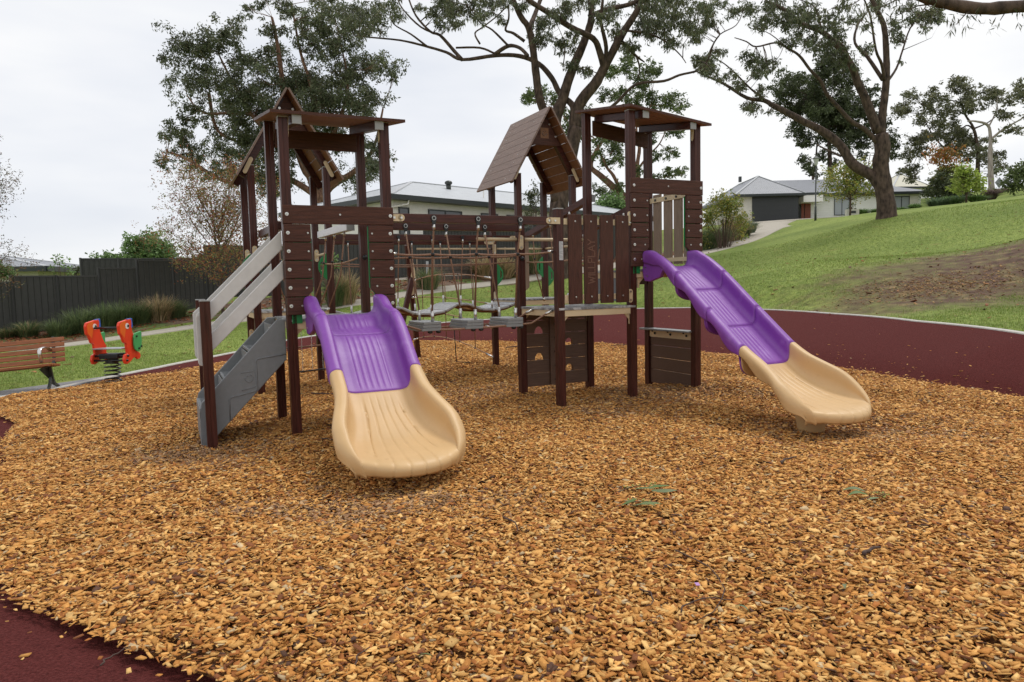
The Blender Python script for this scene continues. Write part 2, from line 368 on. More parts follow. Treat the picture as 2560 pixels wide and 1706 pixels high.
# lawn from the kerb outwards to the horizon
rings = []
for i, s in enumerate(np.concatenate([[0], np.geomspace(0.15, 500, 110)])):
    r = rk+KW-0.01+s
    x, y = CC[0]+r*ct, CC[1]+r*st
    lim = np.minimum(1, 130/np.hypot(x, y))
    z = hz(x*lim, y*lim)
    if i == 0: z = zk-0.01
    elif s < 1.2: z = z*(s/1.2) + (zk+0.0)*(1-s/1.2)
    rings.append((r, z))
lawn = loft_rings('lawn', rings, M['lawn'])
def ground(x, y):
    """height of the lawn sheet"""
    x = np.asarray(x, float); y = np.asarray(y, float)
    th = np.arctan2(y-CC[1], x-CC[0]); r = np.hypot(x-CC[0], y-CC[1]); s = r-(np.interp(th, TT, RK)+KW)
    z = hz(x, y); k = np.clip(s/1.2, 0, 1); return z*k + np.interp(th, TT, ZK)*(1-k)
def g1(x, y): return float(ground(np.array([x]), np.array([y]))[0])
# rubber surfacing: a band that climbs from the chips to the kerb
def lerp(a, b, t): return a+(b-a)*t
rr = []
for t in np.linspace(-0.15, 1, 9):
    k = max(t, 0); rr.append((rm+(rk-rm)*t, zk*(k**0.85) - (0.06 if t < 0 else 0.0) + 0.0))
rr[0] = (rm-0.25, zk*0-0.14)
loft_rings('rubber_surfacing', rr, M['rubber'])
loft_rings('concrete_kerb', [(rk-0.002, zk-0.15), (rk, zk+0.012), (rk+0.012, zk+0.022), (rk+KW-0.012, zk+0.022), (rk+KW, zk+0.012), (rk+KW+0.001, zk-0.15)], M['kerb'])

def chip_h(x, y):
    h = 0.018*np.sin(x*1.7+0.6)*np.sin(y*1.3+0.4) + 0.012*np.sin(x*3.9+y*2.2) + 0.008*np.sin(x*7.1-y*5.3+1)
    for cx, cy, r, a in ((2.75,9.7,0.75,0.10),(-1.0,5.2,0.75,-0.07),(3.2,7.0,0.7,-0.07),(-2.9,6.6,0.6,-0.05),(-1.0,13.6,1.6,0.05),(1.5,10.9,1.0,-0.03)):
        h = h + a*np.exp(-((x-cx)**2+(y-cy)**2)/r**2)
    return h
gx, gy = np.meshgrid(np.arange(-9, 8, 0.12), np.arange(1.6, 20.6, 0.12))
ins = np.hypot(gx-CC[0], gy-CC[1]) < r_mulch(gx, gy)+0.1
V = np.c_[gx.ravel(), gy.ravel(), (chip_h(gx, gy)-0.020).ravel()]
ny, nx = gx.shape; idx = np.arange(ny*nx).reshape(ny, nx)
q = np.stack([idx[:-1, :-1], idx[:-1, 1:], idx[1:, 1:], idx[1:, :-1]], -1)
ok = ins[:-1, :-1] & ins[:-1, 1:] & ins[1:, 1:] & ins[1:, :-1]
# sheet follows the chips but sinks below the rubber at the rim
rim = np.clip((r_mulch(gx, gy)-0.10-np.hypot(gx-CC[0], gy-CC[1]))/0.25, 0, 1).ravel()
V[:, 2] = V[:, 2]*rim + (-0.10)*(1-rim)
tag(np_mesh('chip_bed', V, q[ok], M['mulch'], smooth=True), kind='structure')

def hsv_mix(n, cols, p): 
    c = np.array(cols)[rng.choice(len(cols), n, p=p)]
    return c
CHIP_COLS = [(0.66,0.35,0.108),(0.57,0.275,0.074),(0.74,0.455,0.17),(0.48,0.205,0.050),(0.36,0.130,0.033),(0.21,0.075,0.027),(0.10,0.048,0.030),(0.50,0.37,0.22)]
CHIP_P = [0.25,0.21,0.14,0.17,0.11,0.065,0.030,0.025]
def chips(name, x, y, z, size, tilt, kind='stuff', seed=0, worn_shade=None):
    n = len(x)
    L_ = np.minimum(size*rng.lognormal(0, 0.38, n), size*2.3); Wd = L_*rng.uniform(0.24, 0.74, n); Th = np.clip(L_*rng.uniform(0.05, 0.17, n), 0.0012, 0.005)
    a = rng.uniform(0, 2*pi, n); t1 = rng.normal(0, tilt, n); t2 = rng.normal(0, tilt, n)
    ca, sa, c1, s1, c2, s2 = np.cos(a), np.sin(a), np.cos(t1), np.sin(t1), np.cos(t2), np.sin(t2)
    R = np.empty((n, 3, 3))
    R[:, 0] = np.c_[ca*c1, -sa*c2+ca*s1*s2, sa*s2+ca*s1*c2]
    R[:, 1] = np.c_[sa*c1, ca*c2+sa*s1*s2, -ca*s2+sa*s1*c2]
    R[:, 2] = np.c_[-s1, c1*s2, c1*c2]
    sk = rng.uniform(-0.35, 0.35, n); tp = rng.uniform(0.45, 1.0, n)
    loc = np.zeros((n, 8, 3))
    for k, (i, j, h) in enumerate(((-1,-1,0),(1,-1,0),(1,1,0),(-1,1,0),(-1,-1,1),(1,-1,1),(1,1,1),(-1,1,1))):
        w = np.where(i > 0, tp, 1.0)
        loc[:, k, 0] = i*L_/2 + j*sk*Wd/2; loc[:, k, 1] = j*Wd/2*w; loc[:, k, 2] = (h-0.5)*Th
    Vv = np.einsum('nij,nkj->nki', R, loc) + np.c_[x, y, z][:, None]
    fb = np.array([(4,5,6,7),(0,1,5,4),(1,2,6,5),(2,3,7,6),(3,0,4,7)])
    Ff = (np.arange(n)[:, None, None]*8 + fb[None]).reshape(-1, 4)
    c = hsv_mix(n, CHIP_COLS, CHIP_P)*rng.normal(1, 0.13, (n, 1)).clip(0.6, 1.35)
    if worn_shade is not None:
        g_ = c.mean(1, keepdims=True); old = (c*.35+g_*.65)*np.array([[.86,.66,.46]]); m_ = (rng.random(n) < worn_shade)[:, None]; c = np.where(m_, old, c)
    o = np_mesh(name, Vv.reshape(-1, 3), Ff, M['chip'], np.repeat(c, 5, 0))
    return tag(o, kind=kind)
def scatter_view(d0, d1, dens, margin=1.25):
    """random ground points in the wedge the photo looks at, a little wider"""
    k = 1280/F_PX*margin
    area = k*(d1*d1-d0*d0); n = int(area*dens)
    d = np.sqrt(rng.uniform(d0*d0, d1*d1, n)); x = d*rng.uniform(-k, k, n) + 0.0
    return x, d
X, Y, Z, SZ = [], [], [], []
for d0, d1, dens, sz in ((1.9,4.5,4500,0.0268),(4.5,7.0,4200,0.0262),(7.0,10.5,3300,0.0260),(10.5,20,1850,0.029)):
    x, y = scatter_view(d0, d1, dens)
    r = np.hypot(x-CC[0], y-CC[1]); lim = r_mulch(x, y); k = r < lim + rng.normal(0, 0.035, len(x))
    X.append(x[k]); Y.append(y[k]); SZ.append(np.full(k.sum(), sz))
x = np.concatenate(X); y = np.concatenate(Y); sz = np.concatenate(SZ)
r = np.hypot(x-CC[0], y-CC[1]); lim = r_mulch(x, y)
edge = np.clip((lim-r)/0.12, 0, 1)
th_ = np.arctan2(y-CC[1], x-CC[0]); zr = np.interp(th_, TT, ZK)*np.clip((r-lim)/np.maximum(np.interp(th_, TT, RK)-lim, .03), 0, 1)**0.85
z = np.where(r > lim, zr+0.004, chip_h(x, y)*edge + rng.uniform(-0.006, 0.022, len(x))*edge + 0.003)
# scuffed grey brown chips where feet land; shade there also put into their colour
worn_shade = np.zeros(len(x)); wob = 1+.35*np.sin(x*5.1+y*2.3)*np.sin(y*4.3-x*1.7)
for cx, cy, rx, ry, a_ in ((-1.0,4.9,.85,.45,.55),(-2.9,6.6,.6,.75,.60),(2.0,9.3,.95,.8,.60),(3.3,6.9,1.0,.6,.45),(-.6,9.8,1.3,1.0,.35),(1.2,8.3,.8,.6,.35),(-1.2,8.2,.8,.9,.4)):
    worn_shade = np.maximum(worn_shade, a_*np.clip(1.35-np.hypot((x-cx)/rx, (y-cy)/ry)*wob, 0, 1))
tag(chips('wood_chips', x, y, z, sz, 0.25, worn_shade=worn_shade))
# loose chips kicked onto the rubber
n = 900; th = rng.uniform(-pi, pi, n); f = rng.exponential(0.22, n)
lm = np.interp(th, TT, RM); lk_ = np.interp(th, TT, RK); zk_ = np.interp(th, TT, ZK); f = np.minimum(f, 0.95)
rr_ = lm+(lk_-lm)*f; x = CC[0]+rr_*np.cos(th); y = CC[1]+rr_*np.sin(th); z = zk_*f**0.85+0.004
chips('stray_chips', x, y, z, np.full(n, 0.024), 0.12)

# paths, slab, beds: sheets laid on the terrain
def strip(name, pts, half, lift, mat_, kind='structure', n=60, skirt=0.12):
    pts = np.array(pts, float); hw = np.array(half if hasattr(half, '__len__') else [half]*len(pts), float)
    t = np.linspace(0, len(pts)-1, n); ti = np.arange(len(pts))
    c = np.c_[np.interp(t, ti, pts[:, 0]), np.interp(t, ti, pts[:, 1])]
    k = np.ones(5)/5
    for a in (0, 1): c[:, a] = np.convolve(np.r_[[c[0, a]]*2, c[:, a], [c[-1, a]]*2], k, 'valid')
    h = np.interp(t, ti, hw)
    d = np.gradient(c, axis=0); d /= np.linalg.norm(d, axis=1)[:, None]; nn = np.c_[-d[:, 1], d[:, 0]]
    rows = []
    offs = np.linspace(-1, 1, 9)
    for o_ in offs:
        p = c + nn*(h*o_)[:, None]; rows.append(np.c_[p, ground(p[:, 0], p[:, 1])+lift])
    e0 = rows[0].copy(); e0[:, 2] -= skirt; e1 = rows[-1].copy(); e1[:, 2] -= skirt
    rows = [e0]+rows+[e1]; V = np.concatenate(rows); fs = []
    j = np.arange(n-1)
    for i in range(len(rows)-1): fs.append(np.c_[i*n+j, i*n+j+1, (i+1)*n+j+1, (i+1)*n+j])
    return tag(np_mesh(name, V, np.concatenate(fs), mat_), kind=kind)
g2 = lambda px, py, d: tuple(P(px, py, d))[:2]
path_c = [(-30, 15.8), g2(0,885,18), g2(175,862,19.0), g2(330,840,20), g2(495,815,21), g2(760,778,23.6), g2(1000,742,26.3), g2(1300,704,30.3), g2(1534,666,34.3),
          g2(1700,640,38), g2(1790,618,42), g2(1870,598,47), g2(1905,582,52), g2(1880,570,58), g2(1900,562,64)]
strip('footpath', path_c, [.38,.38,.38,.38,.38,.38,.40,.45,.8,1.1,1.3,1.7,2.2,2.6,3.0], 0.025, M['path'], n=140)
bounce_c = [(-16,34.5),(-9.5,31.0),(-5.0,30.6),(0.5,34.5),(6.5,41.0)]
strip('bounce_strip', bounce_c, 1.5, 0.02, M['path'], n=40)  # unseen pale strip, added to cut the green bounce on the house wall
strip('driveway', [(20.5,64),(26,66.2),(34,64)], [2.0,2.2,1.0], 0.035, M['path'], n=30)
bed_c = [(-28, 18.3), g2(0,860,20), g2(175,840,21), g2(410,800,23), g2(800,750,26), g2(1000,718,28.2), g2(1300,688,31.8), g2(1500,663,35), g2(1640,640,39), g2(1760,612,45)]
strip('garden_bed_soil', bed_c, [2,2,1.75,1.6,1.8,1.9,1.9,1.9,2,2], 0.012, M['bedmulch'], n=100)
strip('bench_slab', [(-8.62,9.0),(-8.05,10.25),(-7.62,11.05),(-7.22,11.95),(-7.06,12.6)], [.42,.42,.40,.20,.03], 0.016, M['slab'], n=30, skirt=0.05)

# grass blades standing on the nearer lawn
def blades(name, x, y, z, h, w, cols, lean=0.5, mat_=None, kind='stuff', parent=None, nseg=1):
    n = len(x); a = rng.uniform(0, 2*pi, n); ln = np.abs(rng.normal(0, lean, n)); hh = h*rng.uniform(0.6, 1.25, n)
    dx, dy = np.cos(a), np.sin(a); px_, py_ = -dy, dx
    base = np.c_[x, y, z]
    tip = base + np.c_[dx*ln*hh, dy*ln*hh, hh]
    s = np.c_[px_, py_, np.zeros(n)]*(np.broadcast_to(w, (n,))[:, None]/2)
    V = np.stack([base-s, base+s, tip], 1).reshape(-1, 3)
    return tag(np_mesh(name, V, np.arange(3*n).reshape(n, 3), mat_ or M['blade'], cols, parent), kind=kind)
X, Y = [], []
for d0, d1, dn in ((9,16,900),(16,24,420),(24,36,160)):
    x, y = scatter_view(d0, d1, dn, 1.12); X.append(x); Y.append(y)
x = np.concatenate(X); y = np.concatenate(Y); th = np.arctan2(y-CC[1], x-CC[0]); r = np.hypot(x-CC[0], y-CC[1])
k = r > np.interp(th, TT, RK)+KW+0.01
pc = np.array(path_c); seg = []
def near_path(x, y, pts, w):
    m = np.full(len(x), 1e9)
    for (a, b), (c, d) in zip(pts[:-1], pts[1:]):
        vx, vy = c-a, d-b; t = np.clip(((x-a)*vx+(y-b)*vy)/(vx*vx+vy*vy), 0, 1); m = np.minimum(m, np.hypot(x-a-t*vx, y-b-t*vy))
    return m < w
k &= ~near_path(x, y, path_c, 0.62) & ~near_path(x, y, bed_c, 1.9) & ~near_path(x, y, [(-8.62,9.0),(-7.62,11.05),(-7.22,11.95)], .45)
nzv = np.sin(x*1.1+2)*np.sin(y*0.9) + 0.5*np.sin(x*2.7+y*1.9)
for cx, cy, rx, ry, lo, hi, ns in SPOTS:
    e = np.hypot((x-cx)/rx, (y-cy)/ry); k &= ~((e + 0.25*nzv < 0.75) & (rng.random(len(x)) < 0.80))
x, y = x[k], y[k]; n = len(x)
c = np.array([(0.22,0.295,0.068)])*rng.normal(1, 0.15, (n, 1)).clip(0.6, 1.5)
yl = rng.random(n) < 0.08; c[yl] = (0.30, 0.26, 0.10)
blades('grass', x, y, ground(x, y)-0.005, 0.036*(1+y/60), 0.007*(1+y/22), c, 0.9)

# ------------------------------------------------------------ the play structure
# local frame: u runs along its front, v away from the viewer, z up
X0, Y0, YAW = -2.2256, 7.2254, 0.447
PS = empty('play_structure', (X0, Y0, 0), YAW, label='brown climbing structure with towers, gable roofs, rope bridge and two purple slides', cat='playground structure')
def wld(u, v): return X0+u*cos(YAW)-v*sin(YAW), Y0+u*sin(YAW)+v*cos(YAW)
UD, UB, UBB, UE, VC, W1 = 3.11, 4.155, 5.178, 4.082, 3.024, 1.023
PW = 0.094
def prt(mb, name, m, label=None, parent=PS, **kw):
    o = mb.build(name, m, parent, **kw)
    if label: o['label'] = label
    return o
def post(u, v, top, cap=True, lab=None, w=PW):
    b = MB(); h = w/2
    # hollow-looking square profile with a shallow groove down each face
    g = 0.006
    poly = []
    for sx_, sy_ in ((-1,-1),(1,-1),(1,1),(-1,1)):
        pass
    b.prism([(-h,-h),(-g,-h),(-g*.6,-h+.004),(g*.6,-h+.004),(g,-h),(h,-h),(h,-g),(h-.004,-g*.6),(h-.004,g*.6),(h,g),(h,h),(g,h),(0,h-.004),(-g,h),(-h,h),(-h,g),(-h+.004,g*.6),(-h+.004,-g*.6),(-h,-g)], 'z', -0.25, top-0.012)
    o = prt(b, 'post', M['post'], lab, bevel=0.004)
    o.location = (u, v, 0)
    if cap:
        c = MB(); c.box((-h-.003,-h-.003,top-0.013),(h+.003,h+.003,top)); prt(c, 'post_cap', M['grey_cap'], parent=o, bevel=0.004)
    return o
A_post = [post(0,0,3.195), post(W1,0,3.213), post(0,W1,3.37), post(W1,W1,3.345)]
B_post = [post(UB,0,3.60), post(UBB,0,3.545), post(UB,W1,3.79), post(UBB,W1,3.60)]
D_post = [post(UD,0,2.372), post(UD,W1,2.372)]
C_post = [post(0,VC,3.20), post(W1,VC,3.22), post(0,VC+W1,3.2), post(W1,VC+W1,3.22)]
E_post = [post(UE,VC,3.27), post(UE+W1,VC,3.28), post(UE,VC+W1,3.2), post(UE+W1,VC+W1,3.30)]
S_post = [post(-.80,0,1.405), post(-.80,1.0,1.405)]

# bolts: one mesh per size, shared by every bolt
def bolt_mesh(r):
    b = MB(); b.tube([(0,0,0),(0,-0.004,0),(0,-0.0055,0)], [r, r, r*.86], 14)
    b.tube([(0,-.0055,0),(0,-.010,0)], [r*.55, r*.48], 10); b.cur = 1; b.tube([(0,-.010,0),(0,-.0104,0)], [r*.25, r*.25], 6)
    o = b.build('bolt', [M['metal'], M['black']]); me = o.data; bpy.data.objects.remove(o); return me
BOLT_L, BOLT_S = bolt_mesh(0.0185), bolt_mesh(0.0100)
def bolt(me, loc, parent, rot=(0,0,0)):
    o = bpy.data.objects.new('bolt', me); COL.objects.link(o); o.parent = parent; o.location = loc; o.rotation_euler = rot
def rbox(b, x0, x1, z0, z1, y0, y1): b.box((x0, y0, z0), (x1, y1, z1))

def front_panel(u0, zp):
    """header board and two columns of short boards round the slide opening; zp = top height"""
    f, t = -0.087, -0.049
    root = empty('front_panel', (u0, 0, zp)); root.parent = PS
    def board(poly, bolts):
        b = MB(); b.prism(poly, 'y', f, t); o = prt(b, 'board', M['plank_u'], parent=root, bevel=0.006, seg=3)
        for me, x, z in bolts: bolt(me, (x, f, z), o)
    H = 0.1745; p = 0.182
    board([(-.052,-.185),(W1+.052,-.185),(W1+.052,0),(-.052,0)], [(BOLT_L,-.010,-.092),(BOLT_L,W1+.018,-.092),(BOLT_S,.515,-.088)])
    for k in range(5):
        z1 = -.189-k*p; z0 = z1-H
        if k < 3: pl = [(-.046,z0),(.215,z0),(.215,z1),(-.046,z1)]; bs = .185
        elif k == 3: pl = [(-.046,z0),(.160,z0),(.215,z0+.06),(.215,z1),(-.046,z1)]; bs = .150
        else: pl = [(-.046,z0),(.155,z0),(.155,z1),(-.046,z1)]; bs = .10
        board(pl, [(BOLT_L,-.008,(z0+z1)/2),(BOLT_S,bs,(z0+z1)/2)])
        q = [(W1-x, z) for x, z in pl][::-1]
        board(q, [(BOLT_L,W1+.010,(z0+z1)/2),(BOLT_S,W1-bs,(z0+z1)/2)])
    g = MB()
    g.prism([(.0,-.20),(.222,-.20),(.222,-.83),(.10,-1.0),(.10,-1.18),(0.0,-1.18)], 'y', t+.002, t+.016)
    g.prism([(W1,-.20),(W1,-1.18),(W1-.10,-1.18),(W1-.10,-1.0),(W1-.222,-.83),(W1-.222,-.20)], 'y', t+.002, t+.016)
    prt(g, 'backing_sheet', M['green'], parent=root)
front_panel(0, 2.325)
front_panel(UB, 2.765)

def tower_deck(u0, v0, u1, v1, z, name='deck'):
    b = MB(); b.box((u0, v0, z-.028), (u1, v1, z)); o = prt(b, name, M['deck'], bevel=.004)
    c = MB(); t = .02; zb = z-.105; zt = z-.029
    c.box((u0+.012,v0+.012,zb),(u1-.012,v0+.032,zt)); c.box((u0+.012,v1-.032,zb),(u1-.012,v1-.012,zt))
    c.box((u0+.012,v0+.033,zb),(u0+.032,v1-.033,zt)); c.box((u1-.032,v0+.033,zb),(u1-.012,v1-.033,zt))
    for (a, b_, sx_) in ((u0+.05, v0+.034, 1), (u1-.05, v0+.034, -1), (u0+.05, v1-.056, 1), (u1-.05, v1-.056, -1)):
        c.prism([(a, zb-.001), (a+sx_*.10, zb-.001), (a+sx_*.03, zb-.07), (a+sx_*.03, zb-.13), (a, zb-.13)][::sx_], 'y', b_, b_+.022)
    prt(c, 'deck_frame', M['cream'], parent=o, bevel=.003)
    return o
tower_deck(-.04, -.045, W1+.04, W1+.04, 1.19)
tower_deck(UD-.035, -.05, UB+.03, W1+.03, 1.19)
tower_deck(UB-.02+.055, -.045, UBB+.04, W1+.04, 1.64)
tower_deck(-.04, VC-.04, W1+.04, VC+W1+.04, 1.19)
tower_deck(UE-.04, VC-.04, UE+W1+.04, VC+W1+.04, 1.24)
b = MB(); b.box((UB+.056,.30,1.235),(UB+.076,.90,1.60)); prt(b, 'step_riser', M['stair'], bevel=.004)

# flat sloping roofs
def skillion(z00, zu, zv, x0, x1, y0, y1, u0):
    """roof height = z00 + zu*(u-u0) + zv*v over the posts' tops"""
    zf = lambda u, v: z00+zu*(u-u0)+zv*v
    root = empty('tower_roof', (u0, 0, z00)); root.parent = PS
    n = 9; wv = (y1-y0)/n
    b = MB()
    for i in range(n):
        a, c = y0+i*wv+.004, y0+(i+1)*wv-.004
        vs = [(u-u0, v, zf(u, v)+h-z00) for h in (.0, .03) for u, v in ((x0,a),(x1,a),(x1,c),(x0,c))]
        b.cur = 0; nb = len(b.v); b.add(vs, [(4,5,6,7),(0,1,5,4),(1,2,6,5),(2,3,7,6),(3,0,4,7)]); b.cur = 1; b.add(vs[:4], [(0,3,2,1)])
    o = prt(b, 'roof_boards', [M['plank_u'], M['under']], parent=root)
    for ub, lb in ((x0+.235+.02, 0), (x1-.27, 0)):
        c = MB(); ul = ub-u0
        pts = [(ul, y0+.045, zf(ub, y0+.045)-z00-.048), (ul, y1-.16, zf(ub, y1-.16)-z00-.048)]
        c.bar(pts[0], pts[1], .088, .088); bm_ = prt(c, 'roof_beam', M['beam_v'], parent=root, bevel=.004)
        d = MB(); d.bar((ul, y0+.033, pts[0][2]), (ul, y0+.045, pts[0][2]), .092, .092); prt(d, 'end_cap', M['grey_cap'], parent=bm_, bevel=.004)
    for uu in (0, W1):
        for v_ in (0, W1):
            s_ = 1 if uu == 0 else -1
            zc = zf(u0+uu, v_)-z00; c = MB(); x_ = uu+s_*(.049)
            a_, b_ = sorted((x_, x_+s_*.006))
            c.prism([(v_-.03, zc-.02), (v_+.03, zc-.02), (v_+.03, zc-.07), (v_+.012, zc-.13), (v_+.02, zc-.19), (v_, zc-.215), (v_-.02, zc-.19), (v_-.03, zc-.1)], 'x', a_, b_)
            prt(c, 'bracket', M['cream'], parent=root)
    c = MB(); zl = zf(u0, W1)-z00; zr = zf(u0+W1, W1)-z00
    v_ = W1-.062
    vs = []
    for y_ in (v_-.025, v_):
        vs += [(.055, y_, zl-.30), (W1-.055, y_, zr-.30), (W1-.055, y_, zr-.10), (.055, y_, zl-.10)]
    c.add(vs, [(0,1,2,3),(7,6,5,4),(0,4,5,1),(1,5,6,2),(2,6,7,3),(3,7,4,0)])
    prt(c, 'rear_fascia', M['plank_u'], 'dark board closing the back under the roof', parent=root, bevel=.004)
skillion(3.218, 0.0, 0.145, -.135, 1.215, -.17, 1.16, 0)
skillion(3.615, -.115, 0.155, UB-.11, UB+1.15, -.17, 1.14, UB)

# gable roofs
def gable(u0, v0, zp, with_badge):
    """pitched roof over a tower whose near left post stands at u0, v0"""
    root = empty('gable_roof', (u0+W1/2, v0+W1/2, zp)); root.parent = PS
    hw, rise = .70, 1.22; zE, zR = -.19, 1.02      # eave and ridge relative to the post tops
    y0, y1 = -.74, .70
    for s_ in (-1, 1):
        b = MB(); nb = 9
        sl_ = Vector((s_*hw, 0, zE-zR)); L_ = sl_.length; d = sl_/L_; nrm = Vector((s_*-d.z if s_ > 0 else d.z*1, 0, abs(d.x)))
        nrm = Vector((-d.z*s_*s_ if s_ > 0 else d.z, 0, d.x*s_)); 
        nrm = Vector((abs(d.z)*s_, 0, abs(d.x)))
        for i in range(nb):
            a = d*(L_*i/nb+.003)+Vector((0,0,zR)); c = d*(L_*(i+1)/nb-.003)+Vector((0,0,zR))
            vs = []
            for h in (0, .026):
                for q, yy in ((a,y0),(c,y0),(c,y1),(a,y1)): vs.append(q+nrm*h+Vector((0,yy,0)))
            fs = [(4,5,6,7),(0,1,5,4),(1,2,6,5),(2,3,7,6),(3,0,4,7)]; lowf = [(0,3,2,1)]
            if s_ < 0: fs = [f[::-1] for f in fs]; lowf = [f[::-1] for f in lowf]
            b.cur = 0; b.add(vs, fs); b.cur = 1; b.add(vs[:4], lowf)
        o = prt(b, 'roof_slope', [M['plank_v'], M['under']], parent=root)
        ang = math.atan2(nrm.x, nrm.z)
        if s_ < 0 and with_badge:
            for i in range(nb):
                for yy in (y0+.32, y1-.22):
                    q = d*(L_*(i+.5)/nb)+Vector((0,0,zR))+nrm*.026; q.y = yy
                    bolt(BOLT_S, q, o, Matrix.Rotation(ang, 3, 'Y').to_4x4() .to_euler() if False else (Matrix.Rotation(ang, 3, 'Y') @ Matrix.Rotation(-pi/2, 3, 'X')).to_euler())
        for yy in (-.46, .46):
            c = MB(); p0 = d*.075+Vector((0, yy, zR))-nrm*.048; p1 = d*(L_-.07)+Vector((0, yy, zR))-nrm*.048
            c.bar(p0-nrm*.0, p1, .05, .09, up=(0,1,0)) if False else c.bar(p0, p1, .088, .088, up=nrm)
            prt(c, 'rafter', M['beam_u'], parent=root, bevel=.004)
    # triangular gable boards, near and far
    for yy in (-.53, .51):
        c = MB()
        zz = [.95, .80, .63, .45]
        for i in range(3):
            w = lambda z: (zR-z)/(zR-zE)*hw-.035
            c.prism([(-w(zz[i+1]+.004), zz[i+1]+.004), (w(zz[i+1]+.004), zz[i+1]+.004), (w(zz[i]), zz[i]), (-w(zz[i]), zz[i])], 'y', yy, yy+.024)
        o = prt(c, 'gable_board', M['plank_u'], parent=root)
        if yy < 0:
            for x_, z_ in ((-.09, .79), (.09, .79), (-.2, .6), (.2, .6)): bolt(BOLT_L, (x_, yy, z_), o)
            if with_badge:
                e = MB(); e.box((-.085, yy-.006, .56), (.065, yy-.0005, .73)); bd = prt(e, 'badge', M['under'], parent=o)
                e = MB(); e.tube([(-.01+.045*cos(t), yy-.009, .65+.045*sin(t)) for t in np.linspace(pi*1.05, pi*1.95, 12)], .006, 6)
                e.ball((-.03, yy-.008, .672), .008); e.ball((.012, yy-.008, .672), .008); prt(e, 'smile_emblem', M['plank_v'], parent=o)
    for (x_, y_) in ((-W1/2,-W1/2),(W1/2,-W1/2),(-W1/2,W1/2),(W1/2,W1/2)):
        c = MB(); yb = y_-.052 if y_ < 0 else y_-.052
        s_ = -1 if x_ < 0 else 1
        pa, pb = Vector((x_-s_*.01, yb, .07)), Vector((x_+s_*.075, yb, -.10))
        for a_, b_ in ((pa, pb),):
            c.bar(a_, b_, .0055, .056, up=(a_-b_).cross(Vector((0,1,0))))
            c.tube([a_+Vector((0,-.003,0)), a_+Vector((0,.003,0))], .028, 14); c.tube([b_+Vector((0,-.003,0)), b_+Vector((0,.003,0))], .028, 14)
        br = prt(c, 'bracket', M['cream'], parent=root)
gable(0, VC, 3.20, False)
gable(UE, VC, 3.29, True)

